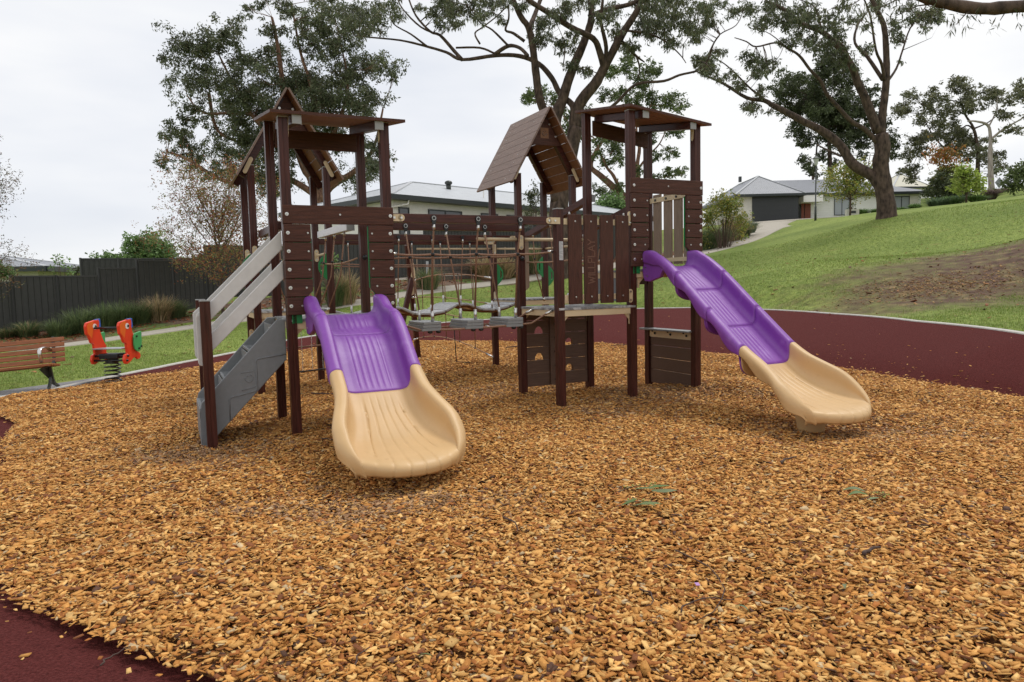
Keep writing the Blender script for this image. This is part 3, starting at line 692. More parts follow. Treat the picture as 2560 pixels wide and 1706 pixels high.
# the moulded slides
def spl(xs, ys, x):
    xs, ys, x = map(lambda a: np.asarray(a, float), (xs, ys, x)); h = np.diff(xs); dl = np.diff(ys)/h
    m = np.zeros(len(xs)); m[1:-1] = np.where(dl[:-1]*dl[1:] > 0, 2*dl[:-1]*dl[1:]/(dl[:-1]+dl[1:]+1e-12), 0); m[0], m[-1] = dl[0], dl[-1]
    i = np.clip(np.searchsorted(xs, x)-1, 0, len(xs)-2); t = (x-xs[i])/h[i]
    return (2*t**3-3*t**2+1)*ys[i]+(t**3-2*t**2+t)*h[i]*m[i]+(-2*t**3+3*t**2)*ys[i+1]+(t**3-t**2)*h[i]*m[i+1]
def slide(uc, deck, vj, seams, drift, lab, exit_label, lift=0.0):
    """vj: where the purple meets the cream; the cream end is the same casting on both slides"""
    slope = .733
    ztop = .56
    st_ = [(-.055, deck+.018), (-.18, deck+.015), (-.30, deck-.03), (-.45, deck-.115)]
    st_ += [(v_, ztop+(v_-vj)*slope) for v_ in np.linspace(-.62, vj+.05, 3 if vj < -1.4 else 2)]
    prof = [(v_, z_, .27, .345, .215 if v_ < -.3 else .20, 0, 0) for v_, z_ in st_]
    ex = [(0,.56,.27,.345,.22,0,0),(-.18,.43,.275,.350,.235,.0,0),(-.36,.325,.30,.385,.245,.01,0),(-.52,.250,.345,.435,.235,.02,0),
          (-.63,.212,.37,.462,.20,.08,0),(-.73,.190,.375,.464,.14,.155,0),(-.80,.178,.37,.450,.085,.215,0),(-.85,.160,.355,.425,.045,.25,1),(-.87,.122,.34,.40,.018,.265,1),(-.855,.078,.325,.385,.002,.265,1)]
    ex = [(a_, z_+lift*min(1, -a_/.5), *r_) for a_, z_, *r_ in ex]
    prof += [(vj+a, z_, wf, wc, hc, k, e) for a, z_, wf, wc, hc, k, e in ex]
    pr = np.array(prof); s_ = np.r_[0, np.cumsum(np.hypot(np.diff(pr[:, 0]), np.diff(pr[:, 1])))]
    jn = len(st_); sj = s_[jn]
    ss = np.unique(np.r_[np.linspace(0, sj, 46), np.linspace(sj, s_[-1], 60)])
    V_ = [spl(s_, pr[:, c], ss) for c in range(6)]
    nt_ = 121
    # cross-section control: (side position as mix of floor/crest, height share)
    root = empty('slide', (uc, 0, 0)); root.parent = PS; root['label'] = lab
    def section(i):
        v_, z_, wf, wc, hc, k = [float(q[i]) for q in V_]
        sk = .12 + .035*sin(ss[i]*11)          # skirt depth outside
        hc_ = max(hc, .0)
        sf = min(1, max(0, hc/.16)); sf = sf*sf*(3-2*sf); sk = .045+(sk-.045)*sf
        cx = [-(wc+.055), -(wc+.062), -(wc+.055), -(wc+.03), -wc, -(wc-.03), -(wc*.55+wf*.45), -(wf+.01), -(wf-.05), -(wf-.12)]
        cz = [hc-sk, hc-.06, hc-.022, hc-.004, hc, hc-.018, hc_*.42, hc_*.10+.004, .004, 0]
        cz[1] = hc-.022-.04*sf
        if i > 60: cz[0] = max(cz[0], min(.085+lift-z_, hc-.03)); cz[1] = max(cz[1], cz[0]*.5+(hc-.022)*.5)
        cx = [lerp(-wc-.030, c_, sf) if c_ < -wc else c_ for c_ in cx]
        cx += [-.001*j for j in ()]
        full_x = cx+[0]+[-q for q in cx[::-1]]; full_z = cz+[0]+cz[::-1]
        tt = np.linspace(0, 1, len(full_x)); dens = np.r_[np.linspace(0, tt[9], 36, endpoint=False), np.linspace(tt[9], tt[11], 49), np.linspace(tt[11], 1, 37)[1:]]
        def cr_(p):
            # Catmull-Rom through the control points
            x = dens*(len(p)-1); a = np.clip(x.astype(int), 0, len(p)-2); t = x-a; q = np.asarray(p)
            p0 = q[np.maximum(a-1, 0)]; p1 = q[a]; p2 = q[a+1]; p3 = q[np.minimum(a+2, len(p)-1)]
            return 0.5*(2*p1+(p2-p0)*t+(2*p0-5*p1+4*p2-p3)*t*t+(3*p1-p0-3*p2+p3)*t**3)
        xs_, zs_ = cr_(full_x), cr_(full_z)
        return v_, z_, wf, wc, hc, k, xs_, zs_
    secs = [section(i) for i in range(len(ss))]
    dvv = np.gradient(V_[0], ss); dzz = np.gradient(V_[1], ss)
    def surf(i, j):
        v_, z_, wf, wc, hc, k, xs_, zs_ = secs[i]; x_, h_ = xs_[j], zs_[j]
        # ribs down the middle: raised on the purple, fine grooves fanning out on the cream
        rib = 0.0
        t_in = ss[i]
        if t_in < sj-.02:
            fade = min(1, max(0, (t_in-.10)/.05))*min(1, max(0, (sj-.05-t_in)/.03))
            for sm_ in seams[:-1]:
                fade *= min(1, abs(v_-sm_)/.035-.4 if abs(v_-sm_)/.035 > .4 else 0)
            if abs(x_+.02) < .165: rib = .0028*fade*max(0, cos(2*pi*(x_+.02)/.055)+.15)
        else:
            e_ = (t_in-sj)/(s_[-1]-sj); fade = min(1, max(0, e_/.2))*(.5+.5*e_)
            fan = x_/(1+1.35*max(0, e_-.25)**1.2); 
            if abs(fan) < .19:
                ph = (fan/.062+.5) % 1.0; gdist = min(ph, 1-ph)*.062*(1+e_)
                rib = -.0095*fade*math.exp(-(gdist/.0070)**2)
        n_z = dvv[i]*-1; n_v = dzz[i]
        ln = math.hypot(n_z, n_v) or 1
        q = 1-(min(abs(x_)/(wc+.06), 1))**2
        u_ = x_ + drift*(ss[i]/s_[-1])
        off = 0
        return (u_, v_ - k*q + (n_v/ln)*(rib)*1.0, z_ + h_ + (n_z/ln)*rib)
    nn_ = len(secs[0][6])
    edges = [0.0] + [float(np.interp(-q, -V_[0][:46+1], ss[:46+1])) for q in seams[:-1]] + [sj, s_[-1]+1]
    edges = sorted(edges)
    for a, b_ in zip(edges[:-1], edges[1:]):
        ii = [i for i in range(len(ss)) if a-1e-4 <= ss[i] <= b_+1e-4]
        if not ii: continue
        nxt = [i for i in range(len(ss)) if ss[i] > b_]
        if nxt: ii.append(nxt[0]) if ss[ii[-1]] < b_-1e-3 else None
        V = [surf(i, j) for i in ii for j in range(nn_)]
        F = [(r*nn_+c, r*nn_+c+1, (r+1)*nn_+c+1, (r+1)*nn_+c) for r in range(len(ii)-1) for c in range(nn_-1)]
        mb = MB(); mb.add(V, F)
        cream = a >= sj-1e-3
        o = mb.build('exit_section' if cream else 'chute_section', M['slide_cream'] if cream else M['purple'], root, smooth=True)
        if cream: o['label'] = exit_label
        sd_ = o.modifiers.new('thick', 'SOLIDIFY'); sd_.thickness = .012; sd_.offset = -1
    # dirt caught in the grooves of the exit, and grit
    ib = [i for i in range(len(ss)) if (ss[i]-sj)/(s_[-1]-sj) > .22 and (ss[i]-sj)/(s_[-1]-sj) < .90]; xo = [o_ for o_ in root.children if o_.name.startswith('exit_section')][0]
    for kf in (-2.5, -1.5, -.5, .5, 1.5, 2.5):
        pts = []
        for i in ib[::2]:
            e_ = (ss[i]-sj)/(s_[-1]-sj); x_ = (kf+.5 if False else kf)*.062*(1+1.35*max(0, e_-.25)**1.2)
            pts.append((i, x_))
        mb = MB(); line = []
        for i, x_ in pts:
            j = int(np.argmin(abs(secs[i][6]-x_))); p = surf(i, j); line.append(Vector((x_+drift*(ss[i]/s_[-1]), p[1], p[2]+.0008)))
        mb.tube(line, [.0004+.0011*t for t in np.linspace(0, 1, len(line))], 4, caps=False); mb.build('dirty_groove', M['dirt'], xo, smooth=True)
    rgs = random.Random(int(deck*100)); mb = MB()
    for _ in range(26):
        i = rgs.choice(ib[len(ib)//2:]); x_ = rgs.gauss(.08, .13); j = int(np.argmin(abs(secs[i][6]-x_))); p = surf(i, j); mb.ball((p[0], p[1], p[2]+.001), rgs.uniform(.002, .0045), 5, 3, (1.3,1,.5))
    tag(mb.build('grit', M['dirt'], xo), kind='stuff')
    # mounting ears at the seams: a loop of plastic hanging under the chute
    for sm_ in seams:
        i = int(np.argmin(abs(V_[0][:47]-sm_))); cream = sm_ == seams[-1]
        for col_, dv_ in ((M['purple'], .024), (M['slide_cream'] if cream else M['purple'], -.002)):
            mb = MB(); js = list(range(3, nn_-3, 3)); m_ = len(js); v_, z_, wf, wc, hc, k, xs_, zs_ = secs[i]; rows = []
            for w_2 in (dv_, dv_-.02):
                top_, low_ = [], []
                for n_i, j in enumerate(js):
                    p = surf(i, j); th2 = pi*n_i/(m_-1); e_ = abs(cos(th2))**.75*(1 if th2 < pi/2 else -1)
                    top_.append((p[0], p[1]+w_2, p[2]-.008))
                    low_.append((p[0]*.0 + drift*(ss[i]/s_[-1]) - e_*(wc+.045), p[1]+w_2, z_+hc-.10-(hc+.02)*sin(th2)**.55))
                rows += top_+low_
            q = []
            for j in range(m_-1):
                q += [(j, j+1, m_+j+1, m_+j), (2*m_+j+1, 2*m_+j, 3*m_+j, 3*m_+j+1), (m_+j, m_+j+1, 3*m_+j+1, 3*m_+j)]
            mb.add(rows, q); mb.build('joint_flange', col_, root, smooth=False)
    # side cheeks at the platform: flat purple plates with rounded lower corner
    for s2 in (-1, 1):
        mb = MB(); x_ = s2*.345
        pl = [(-.055, deck-.02), (-.055, deck+.12), (-.10, deck+.20), (-.24, deck+.195), (-.42, deck+.10), (-.47, deck-.02), (-.40, deck-.11), (-.20, deck-.16), (-.10, deck-.15), (-.07, deck-.10)]
        mb.prism(pl, 'x', *sorted((x_, x_+s2*.058))); o = mb.build('side_cheek', M['purple'], root, bevel=.01, seg=3)
        for y_, z_ in ((-.12, deck+.02), (-.16, deck-.09)):
            mb = MB(); mb.cyl((x_+s2*.056, y_, z_), (x_+s2*.063, y_, z_), .011, 10); mb.build('bolt', M['metal'], o)
    # moulded foot under the exit
    mb = MB(); zf = .20+lift; pts = []
    for t in np.linspace(0, 1, 7): pts.append(((drift), vj-.58-.02*t, lerp(-.08, zf, t)))
    n = 28; vs = []
    for kx, (x_, y_, z_) in enumerate(pts):
        t = kx/6; rx, ry = lerp(.15, .25, t**1.6), lerp(.10, .16, t**1.6)
        for j in range(n): vs.append((x_+rx*cos(2*pi*j/n), y_+ry*sin(2*pi*j/n), z_))
    mb.add(vs, [(i*n+j, i*n+(j+1)%n, (i+1)*n+(j+1)%n, (i+1)*n+j) for i in range(6) for j in range(n)])
    mb.build('foot', M['slide_cream'], root, smooth=True)
    return root
slide(.53, 1.19, -1.29, [-.66, -1.29], -.02, 'short purple slide with wide cream exit, on the left tower', 'cream flared slide exit with six fine grooves')
slide(UB+.53, 1.64, -1.80, [-.70, -1.25, -1.80], -.05, 'long purple slide with cream exit, on the right tower', 'cream flared slide exit seen from its side', .05)

# moulded stairs, on the left of the front tower
root = empty('staircase', (-.45, .5, 0)); root.parent = PS; root['label'] = 'grey moulded plastic staircase with three treads'
ou, ov = .45, -.5
def sb(mb, name, m=None, par=None, **kw):
    o = mb.build(name, m or M['stair'], par or root, **kw); return o
side = [(-.05,1.185),(-.13,1.185),(-.80,.475),(-.875,.40),(-.90,.30),(-.885,-.05),(-.745,-.05),(-.745,.06),(-.05,.775)]
for v0, v1 in ((.10,.135),(.865,.90)):
    mb = MB(); mb.prism([(u+ou, z) for u, z in side], 'y', v0+ov, v1+ov); o = sb(mb, 'stringer', bevel=.008, seg=3)
    if v0 < .5:
        rl = MB()    # raised steps moulded into the side and the round smiling emblem
        pth = [(-.055,.83),(-.33,.80),(-.35,.78),(-.35,.50),(-.37,.475),(-.60,.43),(-.62,.41),(-.62,.20)]
        rl.tube([(u+ou, v0+ov-.001, z) for u, z in pth], .007, 6)
        rl.tube([(u+ou, v0+ov-.001, z) for u, z in [(-.50,.665),(-.375,.68),(-.362,.66),(-.362,.53),(-.38,.515),(-.50,.49)]], .0045, 6)
        sb(rl, 'moulded_rib', par=o, smooth=True)
        rl = MB(); rl.tube([(-.425+.036*cos(t)+ou, v0+ov-.002, .61+.036*sin(t)) for t in np.linspace(pi*.95, pi*2.05, 14)], .005, 6)
        rl.ball((-.44+ou, v0+ov, .635), .008); rl.ball((-.405+ou, v0+ov, .637), .008); sb(rl, 'smile_emblem', par=o, smooth=True)
for k, (ua, ub, z_) in enumerate(((-.885,-.66,.345),(-.655,-.41,.615),(-.405,-.16,.89))):
    mb = MB(); mb.box((ua+ou, .137+ov, z_-.03), (ub+ou, .863+ov, z_)); o = sb(mb, 'tread', bevel=.006)
    mb = MB()
    for q in np.linspace(.18, .82, 18): mb.box((ua+ou+.02, q+ov, z_), (ub+ou-.03, q+.012+ov, z_+.003))
    sb(mb, 'grip_ribs', par=o)
    mb = MB(); mb.box((ub+ou-.012, .137+ov, z_), (ub+ou, .863+ov, z_+.24)); sb(mb, 'riser')
    if k == 0:
        mb = MB(); mb.box((ua+ou-.012, .10+ov, -.05), (ua+ou+.003, .90+ov, z_-.002)); sb(mb, 'riser', bevel=.005)
for y_ in (.25, .38):
    mb = MB(); mb.cyl((-.175+ou-.005, y_+ov, 1.09), (-.175+ou+.003, y_+ov, 1.09), .014, 10); sb(mb, 'bolt', M['metal'])
# pale sloping handrail boards on both sides of the stairs
for v0, v1 in ((.049,.078),(.922,.951)):
    r2 = empty('handrail', (-.45, v0, 1.3)); r2.parent = PS; r2['label'] = 'pale grey sloping double board handrail'
    mb = MB()
    mb.prism([(-.885+.45,1.26-1.3),(-.78+.45,1.355-1.3),(-.05+.45,2.085-1.3),(-.05+.45,1.895-1.3),(-.80+.45,1.165-1.3)], 'y', 0, v1-v0)
    mb.build('upper_board', M['white_grey'], r2, bevel=.008, seg=3)
    mb = MB(); mb.prism([(-.80+.45,1.03-1.3),(-.05+.45,1.785-1.3),(-.05+.45,1.595-1.3),(-.80+.45,.86-1.3)], 'y', 0, v1-v0)
    mb.build('lower_board', M['white_grey'], r2, bevel=.008, seg=3)
    mb = MB(); mb.prism([(-.885+.45,1.25-1.3),(-.80+.45,1.30-1.3),(-.80+.45,.76-1.3),(-.87+.45,.77-1.3),(-.885+.45,.80-1.3)], 'y', -.004 if v0 < .5 else .004, v1-v0-(.004 if v0 < .5 else -.004))
    mb.build('end_board', M['white_grey'], r2, bevel=.008, seg=3)

# beams with their cream brackets
def beam(p, q, m='beam_u', h=.092, w=.088, br=(0,0), side=-1, lab=None):
    mb = MB(); mb.bar(p, q, w, h); o = prt(mb, 'beam', M[m], lab, bevel=.004)
    p, q = Vector(p), Vector(q); d = (q-p).normalized(); sdv = Vector((d.y, -d.x, 0))
    for e, (pt, dr) in enumerate(((p, d), (q, -d))):
        if br[e]:
            c = MB(); off = sdv*(w/2+.004)*(1 if side < 0 else -1)
            a_, b_ = pt+off-dr*.05, pt+off+dr*.10
            c.bar(a_, b_, .007, .075, up=(0,0,1)); c.tube([b_-sdv*.0035, b_+sdv*.0035], .0375, 14)
            ob = prt(c, 'bracket', M['cream'], parent=o)
            c = MB()
            for t in (.02, .10): c.tube([pt+off+dr*t, pt+off+dr*t+sdv*(.014 if side < 0 else -.014)], .013, 10)
            prt(c, 'bracket_bolt', M['metal'], parent=ob)
    return o
g = PW/2+.002
beam((W1+g,0,2.222), (UD-g,0,2.222), br=(1,1)); beam((W1+g,W1,2.222), (UD-g,W1,2.222))
beam((W1+g,VC,2.222), (UE-g,VC,2.222), br=(0,1)); beam((W1+g,VC+W1,2.222), (UE-g,VC+W1,2.222), br=(0,1))
beam((.90,W1+g+.06,2.222), (.90,VC-g,2.25), 'sheen_beam', lab='beam painted with sky sheen seen through the left tower'); beam((.10,W1+g+.06,2.222), (.10,VC-g,2.25), 'beam_v')
mb = MB(); mb.box((.852,W1+g+.045,2.172),(.948,W1+g+.059,2.27)); prt(mb, 'end_cap', M['grey_cap'], bevel=.004)
beam((UE+.05,VC-g,2.22), (UB+.03,W1+g,2.62), 'beam_v'); beam((UE+W1,VC-g,2.24), (UBB,W1+g,2.64), 'beam_v')
mb = MB(); mb.box((UB+.07,W1+.055,2.60),(UB+.17,W1+.07,2.70)); prt(mb, 'end_cap', M['grey_cap'], bevel=.004)
# cream tubes
def tube_part(name, pts, r, m='cream', n=12, lab=None, par=None):
    mb = MB(); mb.tube(pts, r, n); return prt(mb, name, M[m], lab, smooth=True, parent=par or PS)
tube_part('rail_tube', [(UD-.62,W1,2.075),(UD-.05,W1,2.072)], .022); tube_part('rail_tube', [(UD+.05,W1,2.072),(UB-.05,W1,2.072)], .022)
tube_part('rail_tube', [(UE-1.4,VC+W1,2.11),(UE-.05,VC+W1,2.11)], .017); tube_part('rail_tube', [(UE+.05,VC+W1,2.11),(UE+W1-.05,VC+W1,2.11)], .017)
tube_part('rail_tube', [(UE+W1,VC+.05,2.11),(UE+W1,VC+W1-.05,2.11)], .017)
tube_part('rail_tube', [(0,VC+.05,2.0),(0,VC+W1-.05,2.0)], .017); tube_part('rail_tube', [(0,VC+.05,.78),(0,VC+W1-.05,.78)], .02)
tube_part('rail_tube', [(W1,VC+.05,2.0),(W1,VC+W1-.05,2.0)], .017)
def lug(u, v, z, ax='y', h=.19):
    mb = MB(); w = .032
    a, b = (h/2-w, w)
    pts = [(w*cos(t), a+w*sin(t)) for t in np.linspace(0, pi, 9)] + [(w*cos(t), -a+w*sin(t)) for t in np.linspace(pi, 2*pi, 9)]
    if ax == 'y': mb.prism(pts, 'y', -.004, .004)
    else: mb.prism(pts, 'x', -.004, .004)
    o = prt(mb, 'mounting_plate', M['cream']); o.location = (u, v, z)
    for zz in (a, -a):
        c = MB(); e = (0,-.010,zz) if ax == 'y' else (-.010,0,zz); f = (0,-.004,zz) if ax == 'y' else (-.004,0,zz); c.cyl(e, f, .013, 10); prt(c, 'bracket_bolt', M['metal'], parent=o)
for a in ((0,VC-.052,2.0),(0,VC+W1-.052,2.0),(W1,VC+W1-.052,2.0),(UE,VC+W1-.052,2.10),(UE+W1,VC-.052,2.10),(0,VC+W1-.052,.80),(UE-.0,VC+W1-.052,1.27)): lug(*a)
for a in ((UB+.04-.095,-.054,2.31-.04),(UB-.055,-.054,1.31)): lug(*a, h=.17)
lug(UD-.01, W1-.052, 2.03)

# upright board barrier beside the right tower, with carved letters
def letter_lines(ch):
    return {'W': [[(0,1),(.22,0),(.42,.8),(.62,0),(.84,1)]], 'I': [[(.0,0),(.0,1)]], 'L': [[(0,1),(0,0),(.5,0)]],
            'P': [[(0,0),(0,1),(.4,1),(.55,.9),(.55,.6),(.4,.48),(0,.48)]], 'A': [[(0,0),(.36,1),(.72,0)],[(.14,.34),(.58,.34)]], 'Y': [[(0,1),(.33,.48),(.66,1)],[(.33,.48),(.33,0)]]}[ch]
adv = {'W': 1.08, 'I': .24, 'L': .68, 'P': .74, 'A': .84, 'Y': .7}
bx = [3.205, 3.425, 3.652, 3.880]
for z_ in (2.215, 1.31):
    mb = MB(); mb.box((UD+.05,-.052,z_-.035),(UB-.05,-.030,z_+.035)); prt(mb, 'barrier_rail', M['cream'], bevel=.004)
for i, x_ in enumerate(bx):
    mb = MB(); mb.prism([(-.092,.006),(-.086,0),(.086,0),(.092,.006),(.092,1.062),(.086,1.068),(-.086,1.068),(-.092,1.062)], 'y', 0, .028)
    o = prt(mb, 'barrier_board', M['plank_z'], 'brown upright board carved with letters' if i == 1 else None, bevel=.005); o.location = (x_+.092, -.082, 1.232)
    for z_ in (.085, .985): bolt(BOLT_S, (0, 0, z_), o)
    if i == 1:
        sc_ = .094; t = 0
        for ch in 'WILLPLAY':
            mb = MB()
            for ln in letter_lines(ch):
                # letters read upwards: advance along +z, letter tops to the left
                pts = [(.050-.094*yy if False else .047-.094*yy, -.0012, .245+sc_*(t+xx)) for xx, yy in ln]
                for p, q in zip(pts[:-1], pts[1:]): 
                    p, q = Vector(p), Vector(q); e = (q-p).normalized()*.005
                    mb.bar(p-e, q+e, .012, .0022, up=(0,1,0))
            prt(mb, 'carved_letter', M['letter'], parent=o); t += adv[ch]
# tan boards on the right side of the high deck
mb = MB(); mb.box((UBB-.012,.05,2.585),(UBB+.008,W1-.05,2.655)); mb.box((UBB-.012,.05,1.745),(UBB+.008,W1-.05,1.80)); prt(mb, 'barrier_rail', M['cream'], 'cream rail with black nuts', bevel=.004)
for v_ in (.75, .51, .29, .08):
    mb = MB(); mb.prism([(v_,1.71),(v_+.175,1.71),(v_+.175,2.70),(v_,2.70)], 'x', UBB+.009, UBB+.035); o = prt(mb, 'barrier_board', M['tan_board'], 'tan upright board', bevel=.005)
    mb = MB(); mb.cyl((UBB-.012,v_+.088,2.62),(UBB-.024,v_+.088,2.62),.017,10); prt(mb, 'bolt_cap', M['black'], parent=o)
# identification plate on the near corner post
mb = MB(); mb.box((UD-.018,-.0505,1.76),(UD+.036,-.0485,1.98)); o = prt(mb, 'label_plate', M['sticker'], 'small silver label on the short post', bevel=.002)
mb = MB()
for k, z_ in enumerate(np.linspace(1.965, 1.785, 15)):
    if k in (7, 11): continue
    mb.box((UD-.012,-.0515,z_),(UD+(.030 if k % 3 else .012),-.0508,z_+.003))
prt(mb, 'fine_print', M['ink'], parent=o)
# brown climbing wall with half round holes, below the middle deck
vw = W1-.025
def wall_panel(u0, u1, holes, extra):
    root = empty('climbing_wall', (u0, vw, 0)); root.parent = PS
    p = .178; z = .11; k = 0
    while z < 1.05:
        z1 = min(z+.1715, 1.075)
        h = [a for a in holes if z-.002 < a[1] < z1]
        mb = MB()
        poly = [(0, z), (u1-u0, z), (u1-u0, z1), (0, z1)]
        if h:
            c = h[0][0]-u0; r = .068; zb = z+.004
            arc = [(c+r*cos(t), zb+.088*sin(t)) for t in np.linspace(0, pi, 15)]
            poly1 = [(0,z),(c-r,z),(c-r,zb)] ; 
            mb.prism([(0,z),(c-r,z),(c-r,zb)]+arc[::-1][1:8]+[(c,z1),(0,z1)], 'y', 0, .028)
            mb.prism([(c,z1)]+arc[::-1][7:]+[(c+r,z),(u1-u0,z),(u1-u0,z1)], 'y', 0, .028)
        else: mb.prism(poly, 'y', 0, .028)
        prt(mb, 'wall_board', M['plank_low'], parent=root)
        z += p; k += 1
wall_panel(UD+.05, 3.50, [(3.351, .83), (3.35, .475)], 0)
wall_panel(3.505, UB-.05, [(3.815, .66), (3.815, .30)], 0)
mb = MB(); mb.box((3.508,vw-.03,.115),(3.60,vw-.002,1.07)); o = prt(mb, 'joining_batten', M['plank_low'], bevel=.004)
for z_ in np.linspace(.19, .94, 5):
    mb = MB(); mb.ball((3.585,vw-.034,z_), .020, 8, 6); prt(mb, 'bolt_cap', M['black'], parent=o, smooth=True)
# shop counter panel below the high deck
root = empty('counter_panel', (UBB, W1/2, 0)); root.parent = PS; root['label'] = 'low brown panel with grey counter shelf'
for z0, z1 in ((.02,.215),(.221,.390),(.396,.565),(.571,.70)):
    mb = MB(); mb.box((-.015,-.46,z0),(.013,.46,z1)); prt(mb, 'panel_board', M['plank_low'], parent=root, bevel=.004)
mb = MB(); mb.prism([(-.46,.70),(-.455,.785),(.455,.785),(.46,.70),(.44,.685),(-.44,.685)], 'x', -.028, -.016); o = prt(mb, 'counter_bracket', M['cream'], parent=root)
for y_ in (-.36, -.02, .33):
    c = MB(); c.ball((-.033,y_,.74),.018,8,6); c.ball((-.033,y_+.06,.775),.016,8,6); prt(c, 'bolt_cap', M['black'], parent=o, smooth=True)
mb = MB(); mb.box((-.13,-.49,.787),(.05,.58,.812)); prt(mb, 'counter_top', M['step_grey'], parent=root, bevel=.005)
mb = MB(); mb.box((UB+.06,W1-.03,1.44),(UBB-.06,W1,1.53)); prt(mb, 'beam', M['beam_u'], bevel=.003)

# ropes
def rope(pts, r=.0085, m='rope', name='rope', par=None, lab=None): return tube_part(name, pts, r, m, 8, lab, par)
def sag(p, q, s, n=7):
    p, q = Vector(p), Vector(q); return [p.lerp(q, t)+Vector((0,0,-s*4*t*(1-t))) for t in np.linspace(0, 1, n)]
def knot(p, r=.024, m='black', par=None):
    mb = MB(); mb.ball((0,0,0), r, 10, 6, (1,1,.9)); o = prt(mb, 'rope_clamp', M[m], smooth=True, parent=par or PS); o.location = p
KN = MB(); KN.ball((0,0,0), .024, 10, 6, (1,1,.9)); _k = KN.build('rope_clamp', M['black'], None, smooth=True); KNM = _k.data; bpy.data.objects.remove(_k)
def knot(p, s=1.0, par=None):
    o = bpy.data.objects.new('rope_clamp', KNM); COL.objects.link(o); o.parent = par or PS; o.location = p; o.scale = (s,s,s)
br = empty('stepping_bridge', (2.0, .5, 1.0)); br.parent = PS; br['label'] = 'hanging rope bridge of three grey stepping planks'
def bl(p): return (p[0]-2.0, p[1]-.5, p[2]-1.0)
hang_u = (1.535, 2.058, 2.585); step_u = (1.60, 2.13, 2.655)
for hu, su in zip(hang_u, step_u):
    ez = 1.085
    # a plank: three layers with chamfered near end
    st_o = None
    for k in range(3):
        z0 = ez-.105+k*.0355; ins_ = .012*(2-k)
        mb = MB(); mb.prism([(-.15-ins_*.2+.01*k,-.27),(.06,-.27+.0),(.10,-.20),(.10,.27),(-.15+.01*k,.27),(-.18+.01*k,.20),(-.18+.01*k,-.20)], 'z', 0, .033)
        o = mb.build('plank_layer', M['step_grey'], br, bevel=.004); o.location = bl((su, .47, z0))
        if k == 2: st_o = o
    for (vv, vt, zt) in ((.25, -.0, 2.17), (.72, W1, 2.17)):
        top = (hu, vt-.048 if vt < .5 else vt-.048, 2.155); low = (su-.01, vv, ez+.12)
        rp_ = rope([bl(top), bl((lerp(hu,su,.35), lerp(vt,vv,.35)+.0, 1.84)), bl(low)], .0105, name='hanger_rope', par=br)
        mb = MB(); mb.tube([bl(low), bl((su-.01, vv, ez))], .019, 12); mb.build('ferrule', M['metal'], rp_, smooth=True)
        mb = MB(); mb.tube([bl((top[0], top[1], top[2])), bl((top[0], top[1], top[2]-.055))], .017, 12); mb.build('ferrule', M['metal'], rp_, smooth=True)
        mb = MB(); mb.tube([bl((hu, top[1]-.012, 2.225)), bl((hu, top[1]+.006, 2.225))], [.030,.034], 18)
        mb.tube([bl((hu, top[1]-.02, 2.225)), bl((hu, top[1]-.011, 2.225))], [.016,.02], 14)
        mb.prism([(hu-2.0-.030, 2.215-1), (hu-2.0+.030, 2.215-1), (hu-2.0+.014, 2.155-1), (hu-2.0-.014, 2.155-1)][::-1], 'y', top[1]-.5-.008, top[1]-.5+.006)
        mb.build('swivel_bolt', M['black'], rp_, smooth=False)
        mb = MB(); mb.tube([bl((hu, top[1]-.014, 2.225)), bl((hu, top[1]-.0125, 2.225))], [.023,.023], 18); mb.build('washer', M['metal'], rp_)
        for dx in (-.05, .05):
            mb = MB(); mb.ball(bl((su+dx, vv-.02, ez-.118)), .027, 8, 6, (1.2,1,.7)); mb.build('nut_cap', M['black'], br, smooth=True)
        knot(bl((lerp(hu,su,.35), lerp(vt,vv,.35), 1.84)), 1.05, br)
for vt, zz, mm in ((.055, 1.845, 'rope'), (.93, 1.845, 'rope')):
    vk = .075 if vt < .5 else .90
    pts = [(W1+.05, vt, zz-.0)]+[(lerp(a,b_,.35), .0875 if vt < .5 else .918, 1.84) for a, b_ in zip(hang_u, step_u)]+[(UD-.05, vt, zz+.02)]
    fine = []
    for p, q in zip(pts[:-1], pts[1:]): fine += sag(bl(p), bl(q), .012, 6)[:-1]
    fine.append(Vector(bl(pts[-1]))); r_ = rope(fine, .0115, name='hand_rope', par=br)
    for e, dx in ((0, .09), (-1, -.09)):
        p = fine[e]; mb = MB(); mb.tube([p, p+Vector((dx*.7,0,0))], .018, 10); mb.build('ferrule', M['metal'], r_, smooth=True)
for vv in (.22, .74):
    pts = [(W1+.04, vv-.05, 1.12), (1.42,vv,1.0), (1.78,vv,.985), (2.3,vv,.99), (2.84,vv,1.01), (UD-.12, vv-.09, 1.12)]
    r_ = rope([bl(p) for p in pts], .0115, name='foot_rope', par=br)
    mb = MB(); a, b_ = Vector(bl(pts[-1])), Vector(bl((UD-.03, vv-.10, 1.155))); mb.tube([a, b_], .017, 10); mb.build('ferrule', M['metal'], r_, smooth=True)
